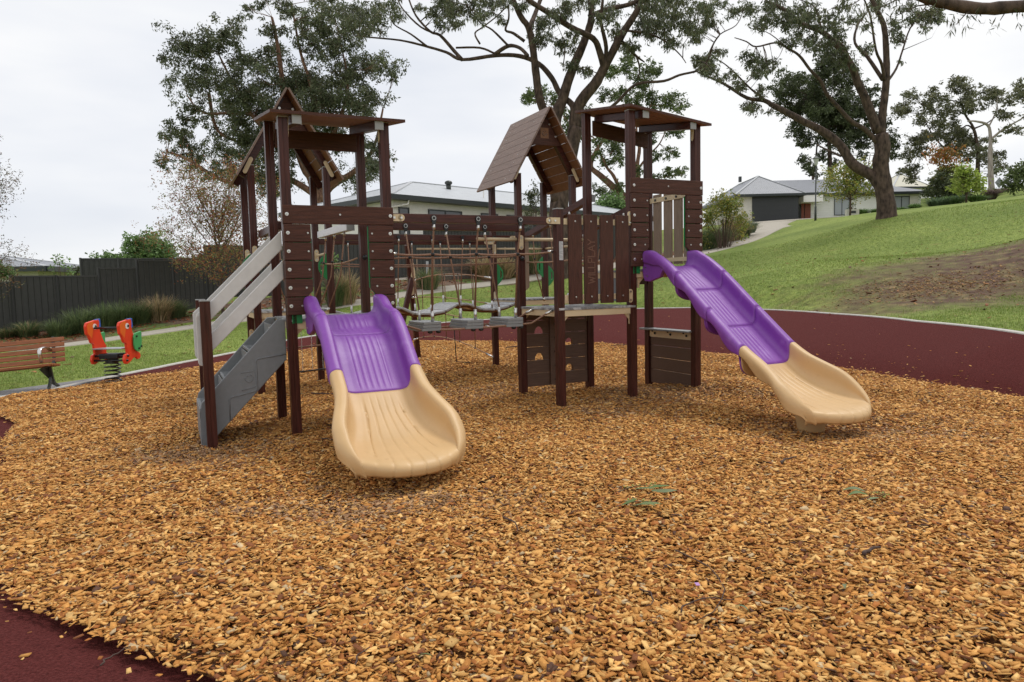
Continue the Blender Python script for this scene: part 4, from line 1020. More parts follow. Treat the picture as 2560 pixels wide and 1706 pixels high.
# clatter bridge at the back: short grey boards hinged in a wave
cb = empty('clatter_bridge', (2.6, VC+.5, 1.1)); cb.parent = PS; cb['label'] = 'wavy rear bridge of pale grey boards'
wave = [(1.06,1.17),(1.30,1.10),(1.52,1.085),(1.76,1.14),(1.90,1.195),(2.09,1.184),(2.30,1.085),(2.58,1.075),(2.80,1.105),(3.00,1.205),(3.20,1.205),(3.42,1.115),(3.66,1.10),(3.92,1.15),(4.05,1.20)]
for (a, za), (b_, zb) in zip(wave[:-1], wave[1:]):
    mb = MB(); e = Vector((b_-a,0,zb-za)).normalized()
    p, q = Vector((a-2.6,0,za-1.1-.02))+e*.012, Vector((b_-2.6,0,zb-1.1-.02))-e*.012
    mb.bar(p, q, .92, .038); mb.build('bridge_board', M['bridge_grey'], cb, bevel=.010, seg=2)
mb = MB()
for s_ in (-.33, .33): mb.tube([(a-2.6, s_, z_-1.1-.055) for a, z_ in wave], .020, 8)
mb.build('support_strap', M['under'], cb, smooth=True)
for i, u_ in enumerate((1.52, 2.05, 2.58, 3.08, 3.62)):
    zz = float(np.interp(u_, [a for a, _ in wave], [b_ for _, b_ in wave]))
    for vv in (VC, VC+W1):
        y_ = vv-.05-(VC+.5); low = Vector((u_-2.6, .40 if vv > VC+.5 else -.40, zz-1.1+.12))
        r_ = rope([(u_-2.6, y_, 1.07), low], .009, name='hanger_rope', par=cb)
        mb = MB(); mb.tube([low, low-Vector((0,0,.12))], .016, 10); mb.tube([(u_-2.6, y_, 1.10), (u_-2.6, y_, 1.045)], .014, 8); mb.build('ferrule', M['metal'], r_, smooth=True)
        mb = MB(); mb.tube([(u_-2.6, y_-.012, 1.13), (u_-2.6, y_+.006, 1.13)], .027, 12); mb.build('swivel_bolt', M['black'], r_)
for vv in (VC+.06, VC+W1-.06):
    rope(sag((1.07-2.6, vv-VC-.5, .74), (UE-.05-2.6, vv-VC-.5, .74), .03, 12), .009, name='hand_rope', par=cb)
# rope links on both sides
def link(u0, u1, name, lab, v0=W1+.1, v1=VC-.1, zt0=2.18, zt1=2.20, zb0=1.2, zb1=1.2, dr=.12):
    n_ = empty(name, (u0, v0, 1.2)); n_.parent = PS; n_['label'] = lab
    vs = np.linspace(v0+.35, v1-.30, 3); low = []
    for v_ in vs:
        f = (v_-v0)/(v1-v0); zt = lerp(zt0, zt1, f); zb = lerp(zb0, zb1, f)
        rope([(0, v_-v0, zt-1.2-.02), (u1*.25, v_-v0+.05, (zt+zb)/2-1.2-.05), (u1, v_-v0+dr, zb-1.2)], .0095, name='hanger_rope', par=n_)
        mb = MB(); mb.tube([(0, v_-v0, zt-1.2+.01), (0, v_-v0, zt-1.2-.05)], .016, 10); mb.tube([(u1*.93, v_-v0+dr*.95, zb-1.2+.05), (u1, v_-v0+dr, zb-1.2)], .016, 10); mb.build('ferrule', M['metal'], n_, smooth=True)
        knot((u1*.16, v_-v0+.035, lerp(zt, zb, .36)-1.2), .8, n_)
    rope(sag((.05, -.05, 1.84-1.2), (.05, v1-v0+.05, 1.84-1.2), .03, 9), .0105, 'rope_tan', 'hand_rope', n_)
link(.90, -.22, 'side_net', 'rope link hanging from the sheen painted beam behind the left tower')
link(.10, .2, 'side_net', 'rope link on the outer left side')
link(UB-.02, .25, 'side_net', 'rope link between middle deck and rear tower', zt0=2.56, zt1=2.2, zb0=1.22)
link(UE+W1-.04, -.25, 'side_net', 'rope link on the outer right side', zt0=2.56, zt1=2.2, zb0=1.6)
for a in ((W1-.0,W1-.052,1.85),(UD,W1-.052,1.82)): knot(a, 1.35)
# rope ladder frame and chains under the left tower
lf = empty('rope_ladder', (.30, W1+.6, 0)); lf.parent = PS; lf['label'] = 'low rope frame with hanging chains behind the left tower'
for pts in ([(-.08,0,1.04),(-.08,0,.50),(-.04,0,.46),(.75,0,.50)], [(-.08,0,1.04),(.75,0,1.06)], [(-.5,.1,.74),(.75,0,.80)]):
    rope(pts, .010, 'black' if pts[0][0] > -.2 and len(pts) == 4 else 'rope', 'frame_rope', lf)
for x_ in (.05, .17, .30):
    mb = MB()
    for k in range(22):
        z_ = 1.02-k*.026; mb.tube([(x_+(.006*cos(t) if k % 2 else 0), .006*cos(t) if not k % 2 else 0, z_+.014*sin(t)) for t in np.linspace(0, 2*pi, 7)], .0022, 4, caps=False)
    mb.build('chain', M['metal'], lf, smooth=True)
rope([(3.15-.3,-.0,.60),(4.0-.3,.05,.62)], .009, name='frame_rope', par=lf)
# climbing net at the back right, tied to a leaning timber frame
cn = empty('climbing_net', (3.3, 5.6, 0)); cn.parent = PS; cn['label'] = 'brown rope climbing net tied to leaning posts at the back'
mb = MB(); mb.bar((-.10,.62,2.3), (.16,.90,-.2), .094, .094, up=(0,1,0)); mb.build('leaning_post', M['post'], cn, bevel=.004)
mb = MB(); mb.bar((-.02,.60,1.65), (-.62,.28,-.2), .094, .094, up=(0,1,0)); mb.build('leaning_post', M['post'], cn, bevel=.004)
mb = MB(); mb.prism([(-.06,1.70),(0.0,1.95),(.03,1.75),(.02,1.35),(-.06,1.30)], 'y', .555, .565); mb.build('mounting_plate', M['cream'], cn)
a0 = Vector((-.02,.60,0)); a1 = Vector((UE-3.3-.05, VC+W1-5.6+.02, 0))
rows = [(1.58,1.60,.20),(1.26,1.14,.10),(.92,.72,.22),(.42,.20,.32)]
grid = []
for zl, zr, bow in rows:
    row = []
    for t in np.linspace(0, 1, 13):
        p = a0.lerp(a1, t); p.z = lerp(zl, zr, t)+bow*4*t*(1-t)*.55; p.y += .25*4*t*(1-t); row.append(p)
    grid.append(row); rope(row, .0095, 'rope_tan', 'net_rope', cn)
    for e in (0, -1):
        mb = MB(); mb.tube([row[e], row[e].lerp(row[1 if e == 0 else -2], .7)], .016, 8); mb.ball(row[e], .025, 8, 6); mb.build('ferrule', M['metal'], cn, smooth=True)
for j in (2, 4, 6, 8, 10):
    rope([grid[i][j] for i in range(4)], .0085, 'rope', 'net_rope', cn)
    for i in range(4): knot(grid[i][j], .75, cn)
rope([(.0, -1.55, 0.96),(.05,-1.5,.16),(.3,-1.5,.13)], .009, 'black', 'net_rope', cn)
# green hand grips on the rear posts
def grip(u, v, z, s_, par=PS):
    mb = MB(); out = [(0,-.20)]+[(s_*(.10+.035*cos(t)) if abs(t) < 1.0 else s_*.135*cos(t), .17*sin(t)) for t in np.linspace(-pi/2, pi/2, 13)]+[(0,.20)]
    o_ = [(0,-.19),(s_*.03,-.17),(s_*.085,-.11),(s_*.115,-.05),(s_*.12,0),(s_*.115,.05),(s_*.085,.11),(s_*.03,.17),(0,.19)]
    i_ = [(s_*.075,-.06),(s_*.083,-.065),(s_*.09,-.055),(s_*.095,0),(s_*.09,.055),(s_*.083,.065),(s_*.075,.06),(s_*.07,0)]
    a, b_ = o_, i_
    # ring of quads between outline and slot, plus the flat back
    mb.prism([(0,-.19)]+[p for p in o_[1:4]]+[(s_*.06,-.075),(0,-.075)], 'y', -.008, .008)
    mb.prism([(0,-.0745),(s_*.058,-.0745),(s_*.058,.0745),(0,.0745)], 'y', -.008, .008)
    mb.prism([(s_*.062,-.0745),(s_*.108,-.075),(s_*.119,-.04),(s_*.12,0),(s_*.119,.04),(s_*.108,.075),(s_*.062,.0745),(s_*.084,.06),(s_*.093,.03),(s_*.093,-.03),(s_*.084,-.06)], 'y', -.0075, .0075)
    mb.prism([(0,.075),(s_*.06,.075)]+[p for p in o_[5:8]]+[(0,.19)], 'y', -.008, .008)
    o = mb.build('hand_grip', M['green'], par, bevel=.002); o['label'] = 'green half round hand grip'; o.location = (u, v, z)
grip(UE+.05, VC+W1-.03, 1.66, 1); grip(UE+W1-.05, VC+W1-.03, 1.78, -1); grip(UE+W1+.05, VC+W1-.03, 1.62, 1)
grip(W1-.05, VC-.03, 1.80, -1); grip(-.05, VC+.02, 1.80, -1)
mb = MB(); mb.prism([(0,.0),(.085,.07),(.085,.80),(.0,.86)], 'y', 0, .02); o = prt(mb, 'barrier_board', M['tan_board'], 'brown board with cut corners behind the middle post', bevel=.004); o.location = (UE-.02+.07, VC-.09, 1.36)

# ------------------------------------------------------------ fences
FENCE_M = mat('dark grey steel fence', (0.052, 0.052, 0.049), 0.5, 0.1, spec=0.4)
FENCE_D = mat('charcoal fence rail', (0.055, 0.055, 0.055), 0.45)
def steel_fence(name, pts, h, label, group='steel panel fences', pitch=.16, base=None):
    """one stepped run of ribbed sheet fence; pts = ground line, one panel between each pair"""
    root = empty(name, (pts[0][0], pts[0][1], 0), label=label, cat='fence', group=group)
    ox, oy = pts[0][0], pts[0][1]
    for i, ((x0, y0), (x1, y1)) in enumerate(zip(pts[:-1], pts[1:])):
        d = Vector((x1-x0, y1-y0, 0)); L_ = d.length; d.normalize(); nr = Vector((-d.y, d.x, 0))
        zb = (base[i] if base else min(g1(x0, y0), g1(x1, y1)))-.05; zt = (base[i] if base else (g1(x0, y0)+g1(x1, y1))/2)+h
        mb = MB(); n = max(2, int(L_/pitch)); o0 = Vector((x0-ox, y0-oy, 0)); prof = []
        for k in range(n):
            for f, q in ((0,0),(.34,0),(.42,.028),(.52,.028),(.60,0)): prof.append(((k+f)/n*L_, q))
        prof.append((L_, 0))
        vs = []
        for t, q in prof:
            p = o0+d*t-nr*q*.9
            vs += [(p.x, p.y, zb), (p.x, p.y, zt)]
        mb.add(vs, [(2*k, 2*k+2, 2*k+3, 2*k+1) for k in range(len(prof)-1)])
        pn = mb.build('panel', FENCE_M, root)
        mb = MB(); a, b_ = o0+d*.04, o0+d*(L_-.04)
        mb.bar(a+Vector((0,0,zt)), b_+Vector((0,0,zt)), .05, .045); mb.build('top_rail', FENCE_D, root)
        mb = MB(); p = o0
        mb.box((p.x-.03, p.y-.03, zb-.2), (p.x+.03, p.y+.03, zt+.04)); mb.build('fence_post', FENCE_D, root)
    return root
def fline(a, b_, n): return [(lerp(a[0], b_[0], t), lerp(a[1], b_[1], t)) for t in np.linspace(0, 1, n+1)]
FA, FB, FC, FD = g2(-420,870,17.5), g2(38,840,21), g2(520,775,25.6), g2(1560,650,37.5)
l1 = fline(FA, FB, 2)+fline(FB, FC, 5)[1:]
def zp(px, py, d): return P(px, py, d).z
tops = {38: 707}
# step heights follow the photographed tops
base1 = []
for i in range(len(l1)-1):
    mx_, my_ = (l1[i][0]+l1[i+1][0])/2, (l1[i][1]+l1[i+1][1])/2; base1.append(g1(mx_, my_))
px_of = lambda x, y: 1280+x/y*F_PX
for i in range(len(l1)-1):
    mx_, my_ = (l1[i][0]+l1[i+1][0])/2, (l1[i][1]+l1[i+1][1])/2; q = px_of(mx_, my_)
    t = 707 if q < 38 else 691 if q < 218 else 671 if q < 372 else 652
    base1[i] = zp(q, t, my_)-1.8
steel_fence('steel_fence', l1, 1.8, 'dark ribbed steel fence stepping up behind the tussocks on the left', base=base1)
l2 = fline(FC, FD, 7)
base2 = [zp(px_of((l2[i][0]+l2[i+1][0])/2, (l2[i][1]+l2[i+1][1])/2), 1e-9+np.interp(px_of((l2[i][0]+l2[i+1][0])/2, (l2[i][1]+l2[i+1][1])/2), [520,830,1000,1300,1560], [625,598,585,568,556]), (l2[i][1]+l2[i+1][1])/2)-1.8 for i in range(len(l2)-1)]
steel_fence('steel_fence', l2, 1.8, 'dark steel fence running behind the rope bridge below the white house', base=base2)
# neighbour's taller fence seen above the left one
a, b_ = g2(208,750,27), g2(560,760,29.5)
nl = fline(a, b_, 4)
steel_fence('steel_fence', nl, 1.8, 'neighbours higher dark fence showing above the left fence', base=[zp(380,647,28.2)-1.8]*4)
# low sleeper retaining wall under the fence behind the bridge
SLEEP = mat('weathered sleeper', (0.10, 0.075, 0.065), 0.85, 0.35, nscale=6, bump=.6, bscale=30)
a, b_ = Vector(P(1070,690,29.0)), Vector(P(1330,665,32.6))
root = empty('retaining_wall', (a.x, a.y, 0), label='low dark sleeper retaining wall behind the rope bridge', cat='retaining wall')
for k in range(3):
    mb = MB(); z_ = lerp(g1(a.x, a.y), g1(b_.x, b_.y), .5)-.05+k*.21
    mb.bar((0,0,z_), (b_.x-a.x, b_.y-a.y, z_+.05), .09, .19); mb.build('sleeper', SLEEP, root, bevel=.01)
mb = MB(); mb.box((-.06,-.06,g1(a.x,a.y)-.2),(.04,.04,g1(a.x,a.y)+.85)); mb.build('post', M['galv'], root)

# ------------------------------------------------------------ houses
def metal_roof_mat(name, col, rot, pitch=.25):
    m = mat(name, col, 0.45, 0.06, nscale=2, spec=.4)
    t = m.node_tree; tcn = N(t, 'ShaderNodeTexCoord'); mpn = N(t, 'ShaderNodeMapping'); mpn.inputs['Rotation'].default_value = (0, 0, rot)
    wv = N(t, 'ShaderNodeTexWave'); wv.inputs['Scale'].default_value = 2*pi/pitch/6.283*0.5/ .5 *.5; wv.bands_direction = 'X'
    bn = N(t, 'ShaderNodeBump'); bn.inputs['Strength'].default_value = .6; bn.inputs['Distance'].default_value = .03
    t.links.new(tcn.outputs['Object'], mpn.inputs['Vector']); t.links.new(mpn.outputs[0], wv.inputs['Vector'])
    t.links.new(wv.outputs['Fac'], bn.inputs['Height']); t.links.new(bn.outputs[0], t.nodes['Principled BSDF'].inputs['Normal'])
    return m
M['hwall'] = mat('rendered cream wall', (0.86, 0.83, 0.78), 0.85, 0.04, nscale=4)
M['hwall2'] = mat('pale render', (0.70, 0.66, 0.61), 0.85, 0.05, nscale=4)
M['clad'] = mat('white weatherboard', (0.88, 0.86, 0.85), 0.7)
M['gutter'] = mat('dark gutter', (0.028, 0.034, 0.036), 0.4)
M['glass'] = mat('dark window glass', (0.045, 0.05, 0.055), 0.08, spec=0.8)
M['blind'] = mat('pale blind behind glass', (0.36, 0.38, 0.42), 0.25, spec=0.6)
M['frame'] = mat('charcoal window frame', (0.025, 0.027, 0.03), 0.4)
M['roller'] = mat('charcoal garage door', (0.035, 0.037, 0.042), 0.45)
M['door'] = mat('red timber door', (0.22, 0.045, 0.02), 0.5, .2)
def framed_house(name, org, dirx, label, z0, zE, L_, D_, oh, ridge, wallm, roofm, group=None):
    """rectangular hip-roofed block; org = near roof corner, dirx = unit vector along the front; local x along front, y into depth"""
    rz = math.atan2(dirx[1], dirx[0]); root = empty(name, (org[0], org[1], 0), rz, label=label, cat='house', group=group)
    mb = MB(); mb.box((oh, oh, z0-1.5), (L_-oh, D_-oh, zE-.02)); mb.build('wall', wallm, root)
    hr_ = min(D_, L_)/2; zR = ridge
    ra, rb = ((hr_,hr_,zR),(L_-hr_,hr_,zR)) if L_ >= D_ else ((hr_,hr_,zR),(hr_,D_-hr_,zR))
    vs = [(0,0,zE+.13),(L_,0,zE+.13),(L_,D_,zE+.13),(0,D_,zE+.13),ra,rb]
    mb = MB(); mb.add(vs, [(0,1,5,4),(1,2,5),(2,3,4,5),(3,0,4)] if L_ >= D_ else [(0,1,4),(1,2,5,4),(2,3,5),(3,0,4,5)]); rf = mb.build('roof', roofm[0], root)
    if len(roofm) > 1:
        rf.data.materials.append(roofm[1])
        for p in rf.data.polygons:
            if abs(p.normal.x) > abs(p.normal.y): p.material_index = 1
    mb = MB(); 
    for a_, b_ in (((0,0),(L_,0)),((L_,0),(L_,D_)),((L_,D_),(0,D_)),((0,D_),(0,0))): mb.bar((*a_,zE+.035),(*b_,zE+.035),.13,.22)
    mb.box((.05,.05,zE-.06),(L_-.05,D_-.05,zE-.03)); mb.build('gutter', M['gutter'], root)
    mb = MB()
    r0, r1 = Vector(ra), Vector(rb)
    for a_, b_ in (((0,0,zE+.14),r0),((L_,0,zE+.14),r1 if L_ >= D_ else r0),(r0,r1),((0,D_,zE+.14),r0 if L_ >= D_ else r1),((L_,D_,zE+.14),r1)): mb.bar(a_, b_, .22, .05)
    mb.build('ridge_capping', RIDGE, rf)
    return root
RIDGE = mat('pale ridge capping', (0.45, 0.46, 0.48), 0.4)
def window(root, x0, x1, z0, z1, y, gl='glass', mull=1, nm='window'):
    mb = MB(); w = .06
    mb.box((x0,y-.05,z0),(x0+w,y+.0,z1)); mb.box((x1-w,y-.05,z0),(x1,y,z1)); mb.box((x0+w,y-.05,z1-w),(x1-w,y,z1)); mb.box((x0+w,y-.05,z0),(x1-w,y,z0+w))
    for k in range(1, mull+1):
        c = lerp(x0, x1, k/(mull+1)); mb.box((c-.03,y-.045,z0+w+.002),(c+.03,y-.003,z1-w-.002))
    o = mb.build(nm, M['frame'], root); mb = MB(); mb.box((x0+w+.001,y-.022,z0+w+.001),(x1-w-.001,y-.015,z1-w-.001)); mb.build('pane', M[gl], o)
    return o
# white house behind the bridge
ca = P(976,487,33); ce = P(1534,532,45); dx = Vector((ce.x-ca.x, ce.y-ca.y, 0)).normalized()
rz_a = math.atan2(dx.y, dx.x); ang = rz_a
M['roofA'] = metal_roof_mat('pale grey corrugated roof', (0.50, 0.52, 0.55), 0.0); M['roofA2'] = metal_roof_mat('pale grey corrugated roof end', (0.50, 0.52, 0.55), pi/2)
zEA = ca.z-.1
H1 = framed_house('house', (ca.x, ca.y), dx, 'white single storey house with pale grey hip roof behind the dark fence and rope bridge', 2.9, zEA, 22, 10.5, .55, 7.25, M['hwall'], [M['roofA'], M['roofA2']])
def on_front(px, org, d, off=.55):
    nx_, ny_ = -d.y, d.x; ox, oy = org.x+nx_*off, org.y+ny_*off; m_ = (px-1280+ROLL*-150)/F_PX
    return (m_*oy-ox)/(d.x-m_*d.y)
for p0, p1, dz in ((1010,1036,0),(1083,1166,0),(1213,1255,0),(1277,1346,0),(1420,1500,0)):
    window(H1, on_front(p0, ca, dx), on_front(p1, ca, dx), zEA-1.7, zEA-.36, .547, mull=1 if p1-p0 > 30 else 0)
mb = MB(); x_ = on_front(989, ca, dx); mb.tube([(x_+.75, .05, zEA-.02),(x_+.72, .1, zEA-.25),(x_+.05, .48, zEA-.38),(x_, .50, zEA-.55),(x_, .50, 3.0)], .05, 8); mb.build('downpipe', M['hwall'], H1, smooth=True)
mb = MB(); q = P(1121,452,40.5); ql = H1.matrix_basis.inverted() @ Vector((q.x, q.y, 0))
zr_ = zEA+.13+(7.25-zEA-.13)*min(ql.y, 10.5-ql.y)/5.25
mb.tube([(ql.x,ql.y,zr_-.1),(ql.x,ql.y,zr_+.22)],.14,12); mb.ball((ql.x,ql.y,zr_+.34),.22,12,7,(1,1,.62)); mb.build('roof_vent', M['castiron'], H1, smooth=True)
mb = MB(); q2 = on_front(1255, ca, dx); mb.cyl((q2,1.6,zEA+.6),(q2,1.6,zEA+1.15),.03,8); mb.build('vent_pipe', M['hwall'], H1)
# lower roof beside it, seen under the right tower
# house on the hill
M['roofB'] = metal_roof_mat('mid grey corrugated roof', (0.24, 0.25, 0.28), 0.0, .3); M['roofB2'] = metal_roof_mat('mid grey corrugated roof end', (0.24, 0.25, 0.28), pi/2, .3)
zb = P(1960,551,68).z; zEB = P(1960,488,67.6).z
gl0, gl1 = P(1838,488,67.5).x, P(2015,488,67.5).x
H2 = framed_house('house', (gl0, 67.5), (1, .0), 'single storey house with mid grey roof and charcoal garage door on the hill', zb, zEB, gl1-gl0, 12.5, .55, zEB+2.25, M['hwall2'], [M['roofB'], M['roofB2']])
lx = lambda px: P(px, 500, 68.05).x-gl0
mb = MB(); mb.box((lx(1880), .50, zb-.1), (lx(1996), .545, zb+2.22)); gd = mb.build('garage_door', M['roller'], H2)
mb = MB()
for k in range(1, 5): mb.box((lx(1880)+.02, .492, zb+.44*k), (lx(1996)-.02, .499, zb+.44*k+.02))
mb.build('panel_lines', M['frame'], gd)
zW = P(2340,478,68.5).z
wx0, wx1 = P(2003,480,69.5).x-gl0, P(2341,480,68.5).x-gl0
mb = MB(); D2 = 12.0; y0_ = 2.0
mb.box((wx0+1.9, y0_+.5, zb-1), (wx1-.6, y0_+D2-.5, zW-.02)); mb.build('wall', M['clad'], H2)
mb = MB()
for k in range(13): mb.box((lx(2048)+.0, y0_+.455, zb-.1+k*.21), (lx(2250), y0_+.497, zb-.1+k*.21+.19))
mb.build('weatherboards', M['clad'], H2, bevel=.01, seg=1)
mb = MB(); h_ = D2/2
wl = wx0-5.5; mb.add([(wx0-.0,y0_,zW+.13),(wx1,y0_,zW+.13),(wx1,y0_+D2,zW+.13),(wl,y0_+D2,zW+.13),(wl+h_-2.5,y0_+h_,zW+2.25),(wx1-h_,y0_+h_,zW+2.25)], [(0,1,5,4),(1,2,5),(2,3,4,5),(3,0,4)])
r2 = mb.build('roof', M['roofB'], H2)
mb = MB(); mb.bar((wx0,y0_,zW+.03),(wx1,y0_,zW+.03),.14,.24); mb.bar((wx1,y0_,zW+.03),(wx1,y0_+D2,zW+.03),.14,.24); mb.box((wx0+.1,y0_+.07,zW-.08),(wx1-.1,y0_+D2-.1,zW-.05)); mb.build('gutter', M['gutter'], H2)
# entry with red door under its own little roof
mb = MB(); mb.box((lx(2013), .9, zW-.75), (lx(2062), 2.4, zW-.1)); mb.build('porch_wall', M['clad'], H2)
mb = MB(); mb.box((lx(2000)+.2, .85, zW-.1), (lx(2068), 2.45, zW+.12)); mb.build('gutter', M['gutter'], H2)
for p0, p1 in ((2023, 2030), (2032, 2047)):
    mb = MB(); mb.box((lx(p0), 2.0+.35, zb-.1), (lx(p1), 2.0+.42, zb+2.15)); mb.build('front_door', M['door'], H2)
window(H2, lx(2108), lx(2148), zb-.0+.5, zb+2.1, y0_+.45, 'blind', 1)
window(H2, lx(2261), lx(2302), zb+.55, zb+2.2, y0_+.495, 'blind', 1)
mb = MB(); mb.box((lx(2302),y0_+.40,zb-.5),(lx(2324),y0_+.49,zW-.1)); mb.build('end_wall', M['hwall2'], H2)
mb = MB(); mb.box((gl0-gl0+2.8,7.6,zEB+2.3),(gl0-gl0+3.05,7.9,zEB+2.85)); mb.build('flue', M['gutter'], H2)
# other distant houses
q = P(2232, 468, 95); H3 = framed_house('house', (P(2232,468,95).x, 95), (1, .1), 'distant house with cream roof behind the hillside house', q.z-4, P(2232,470,95).z, 5.6, 5.6, .3, P(2280,433,98).z, M['clad'], [mat('cream roof', (0.66,0.63,0.52), 0.6)])
q = P(122, 662, 31); dL = Vector((-1, -.12, 0)).normalized()
H4 = framed_house('house', (q.x-19.6, q.y-3.4), (.985, .17), 'grey roofed house beyond the fence at the left edge', .5, q.z-.2, 19.8, 9, .6, q.z+.72, M['hwall2'], [M['roofB'], M['roofB2']])

# ------------------------------------------------------------ trees
def leaves(name, C_, R_, cover, lw, lh, cols, parent, droop=.6, flat=.8, seed=1, mat_='leaf', sig=.48):
    """many leaf-sized quads in loose clumps: C_ (k,3) centres, R_ (k,) radii"""
    rg = np.random.default_rng(seed); C_ = np.asarray(C_, float); R_ = np.asarray(R_, float)
    nper = np.maximum(8, (cover*pi*R_**2/(lw*lh*.5))).astype(int)
    idx = np.repeat(np.arange(len(C_)), nper); n = len(idx)
    off = rg.normal(0, 1, (n, 3)); 
    # each clump is made of sprays: sub-centres
    nsp = 18; sp = rg.normal(0, sig*1.2, (len(C_), nsp, 3)); sp[:, :, 2] *= flat
    which = rg.integers(0, nsp, n)
    c = C_[idx] + (sp[idx, which] + off*np.array([.17, .17, .19*flat]))*R_[idx][:, None]
    a = rg.uniform(0, 2*pi, n); el = rg.normal(-droop, .55, n)
    d = np.c_[np.cos(a)*np.cos(el), np.sin(a)*np.cos(el), np.sin(el)]
    s_ = np.cross(d, rg.normal(0, 1, (n, 3))); s_ /= np.linalg.norm(s_, axis=1)[:, None]
    k = rg.uniform(.6, 1.3, n)[:, None]; l_, w_ = d*lh*k, s_*lw*k*.5
    V = np.stack([c, c+l_*.45+w_, c+l_, c+l_*.45-w_], 1).reshape(-1, 3)
    cc = np.array(cols)[rg.integers(0, len(cols), n)]
    cc = cc*(rg.normal(1, .12, (len(C_), 1)).clip(.7, 1.3)[idx])*rg.normal(1, .2, (n, 1)).clip(.5, 1.6)
    return np_mesh(name, V-np.array(parent.location)[None], np.arange(4*n).reshape(n, 4), M[mat_], cc, parent)
def jit(pts, amp, seed):
    rg = random.Random(seed); o = []
    for i, p in enumerate(pts):
        p = Vector(p)
        if 0 < i < len(pts)-1: p = p+Vector((rg.uniform(-amp, amp), rg.uniform(-amp, amp), rg.uniform(-amp, amp)))
        o.append(p)
    return o
def smooth_line(pts, rad, sub=4):
    out, rr_ = [], []
    n = len(pts)
    for i in range(n-1):
        p0, p1, p2, p3 = pts[max(i-1,0)], pts[i], pts[i+1], pts[min(i+2,n-1)]
        for k in range(sub):
            t = k/sub
            out.append(0.5*((2*p1)+(p2-p0)*t+(2*p0-5*p1+4*p2-p3)*t*t+(3*p1-p0-3*p2+p3)*t**3)); rr_.append(lerp(rad[i], rad[i+1], t))
    out.append(pts[-1]); rr_.append(rad[-1]); return out, rr_
def tree(name, label, dist, limbs, clumps, cvt, scale_px, cols, bark, leaf=(.07,.28), cover=1.6, spread=2.0, droop=.6, group=None, seed=1,
         base_drop=.5, twig=True, trunk_name='trunk', cat='tree', flat=.8, limb_depth=None, loc=None, sig=.48, twr=.5, extra=1):
    """limbs: list of (points, start width px, end width px); clumps: (x, y, r) in the same sketch units, turned by cvt to picture positions"""
    rg = random.Random(seed)
    b0 = limbs[0][0][0]; B = P(*cvt(*b0), dist); base = Vector(loc) if loc else Vector((B.x, B.y, g1(B.x, B.y)))
    root = empty(name, base, label=label, cat=cat, group=group)
    tr = None; nodes = []
    for li, (pts, w0, w1) in enumerate(limbs):
        k = len(pts); dd = limb_depth[li] if limb_depth else (0 if li == 0 else rg.uniform(-1, 1)*spread*1.1)
        W3 = []
        for i, q in enumerate(pts):
            f = i/(k-1); # start at the depth of the closest existing limb point
            W3.append((q, f))
        start_d = dist
        if li and nodes:
            sx_, sy_ = pts[0]; nd = min(nodes, key=lambda t_: (t_[0]-sx_)**2+(t_[1]-sy_)**2); start_d = nd[2]
        p3, dl = [], []
        for q, f in W3:
            d_ = start_d+dd*f; p3.append(P(*cvt(*q), d_)); dl.append(d_)
        if li == 0: p3[0] = Vector((p3[0].x, p3[0].y, min(p3[0].z, base.z)-base_drop))
        rad = [lerp(w0, w1, (i/(k-1))**.85)*scale_px*.5/F_PX*dl[i] for i in range(k)]
        p3 = jit(p3, rad[0]*.12, seed*31+li)
        for i, (q, _) in enumerate(W3): nodes.append((q[0], q[1], dl[i], p3[i], rad[i]))
        # fill in-between nodes so that twigs can start anywhere
        for i in range(k-1):
            for t in (.33, .66): nodes.append((lerp(pts[i][0], pts[i+1][0], t), lerp(pts[i][1], pts[i+1][1], t), lerp(dl[i], dl[i+1], t), p3[i].lerp(p3[i+1], t), lerp(rad[i], rad[i+1], t)))
        sp_, rd_ = smooth_line(p3, rad)
        if li == 0:     # root flare
            rd_ = [r*(1+.35*math.exp(-j/1.6)) for j, r in enumerate(rd_)]
        # bark is never perfectly round
        rd_ = [r*rg.uniform(.96, 1.04) for r in rd_]
        mb = MB(); mb.tube([p-base for p in sp_], rd_, 12 if rad[0] > .1 else 6)
        mb.v = [(v[0]+rg.uniform(-1,1)*rad[0]*.035, v[1]+rg.uniform(-1,1)*rad[0]*.035, v[2]) for v in mb.v]
        o = mb.build(trunk_name if li == 0 else 'limb', bark, root if li == 0 else tr, smooth=True)
        if li == 0: tr = o
    C_, R_ = [], []
    tw = MB()
    full = list(clumps)
    for (cx_, cy_, r_) in clumps:
        for _ in range(extra):
            a_ = rg.uniform(0, 2*pi); full.append((cx_+cos(a_)*r_*1.05, cy_+sin(a_)*r_*.9, r_*rg.uniform(.5, .85)))
    for ci, (cx_, cy_, r_) in enumerate(full):
        nd = min(nodes, key=lambda t_: (t_[0]-cx_)**2+(t_[1]-cy_)**2)
        d_ = nd[2]+rg.uniform(-1, 1)*spread; c = P(*cvt(cx_, cy_), d_); R = r_*scale_px/F_PX*d_
        C_.append(c); R_.append(R)
        if twig:
            m_ = nd[3].lerp(c, .5)+Vector((rg.uniform(-.2,.2), rg.uniform(-.2,.2), rg.uniform(-.25,.1)))*R
            r0 = min(nd[4]*.55, .022*R*twr*3+.012)
            sp_, rd_ = smooth_line([nd[3], m_, c], [r0, r0*.6, r0*.3], 3); tw.tube([p-base for p in sp_], rd_, 5, caps=False)
            for _ in range(8):
                e = c+Vector((rg.gauss(0,.55), rg.gauss(0,.55), rg.gauss(.1,.5)))*R; m2 = c.lerp(e, .5)+Vector((rg.uniform(-.1,.1),)*3)*R
                tw.tube([p-base for p in (m_.lerp(c, rg.random()), m2, e)], [r0*.35, r0*.22, r0*.08], 4, caps=False)
    if tw.v: tw.build('twigs', bark, tr, smooth=True)
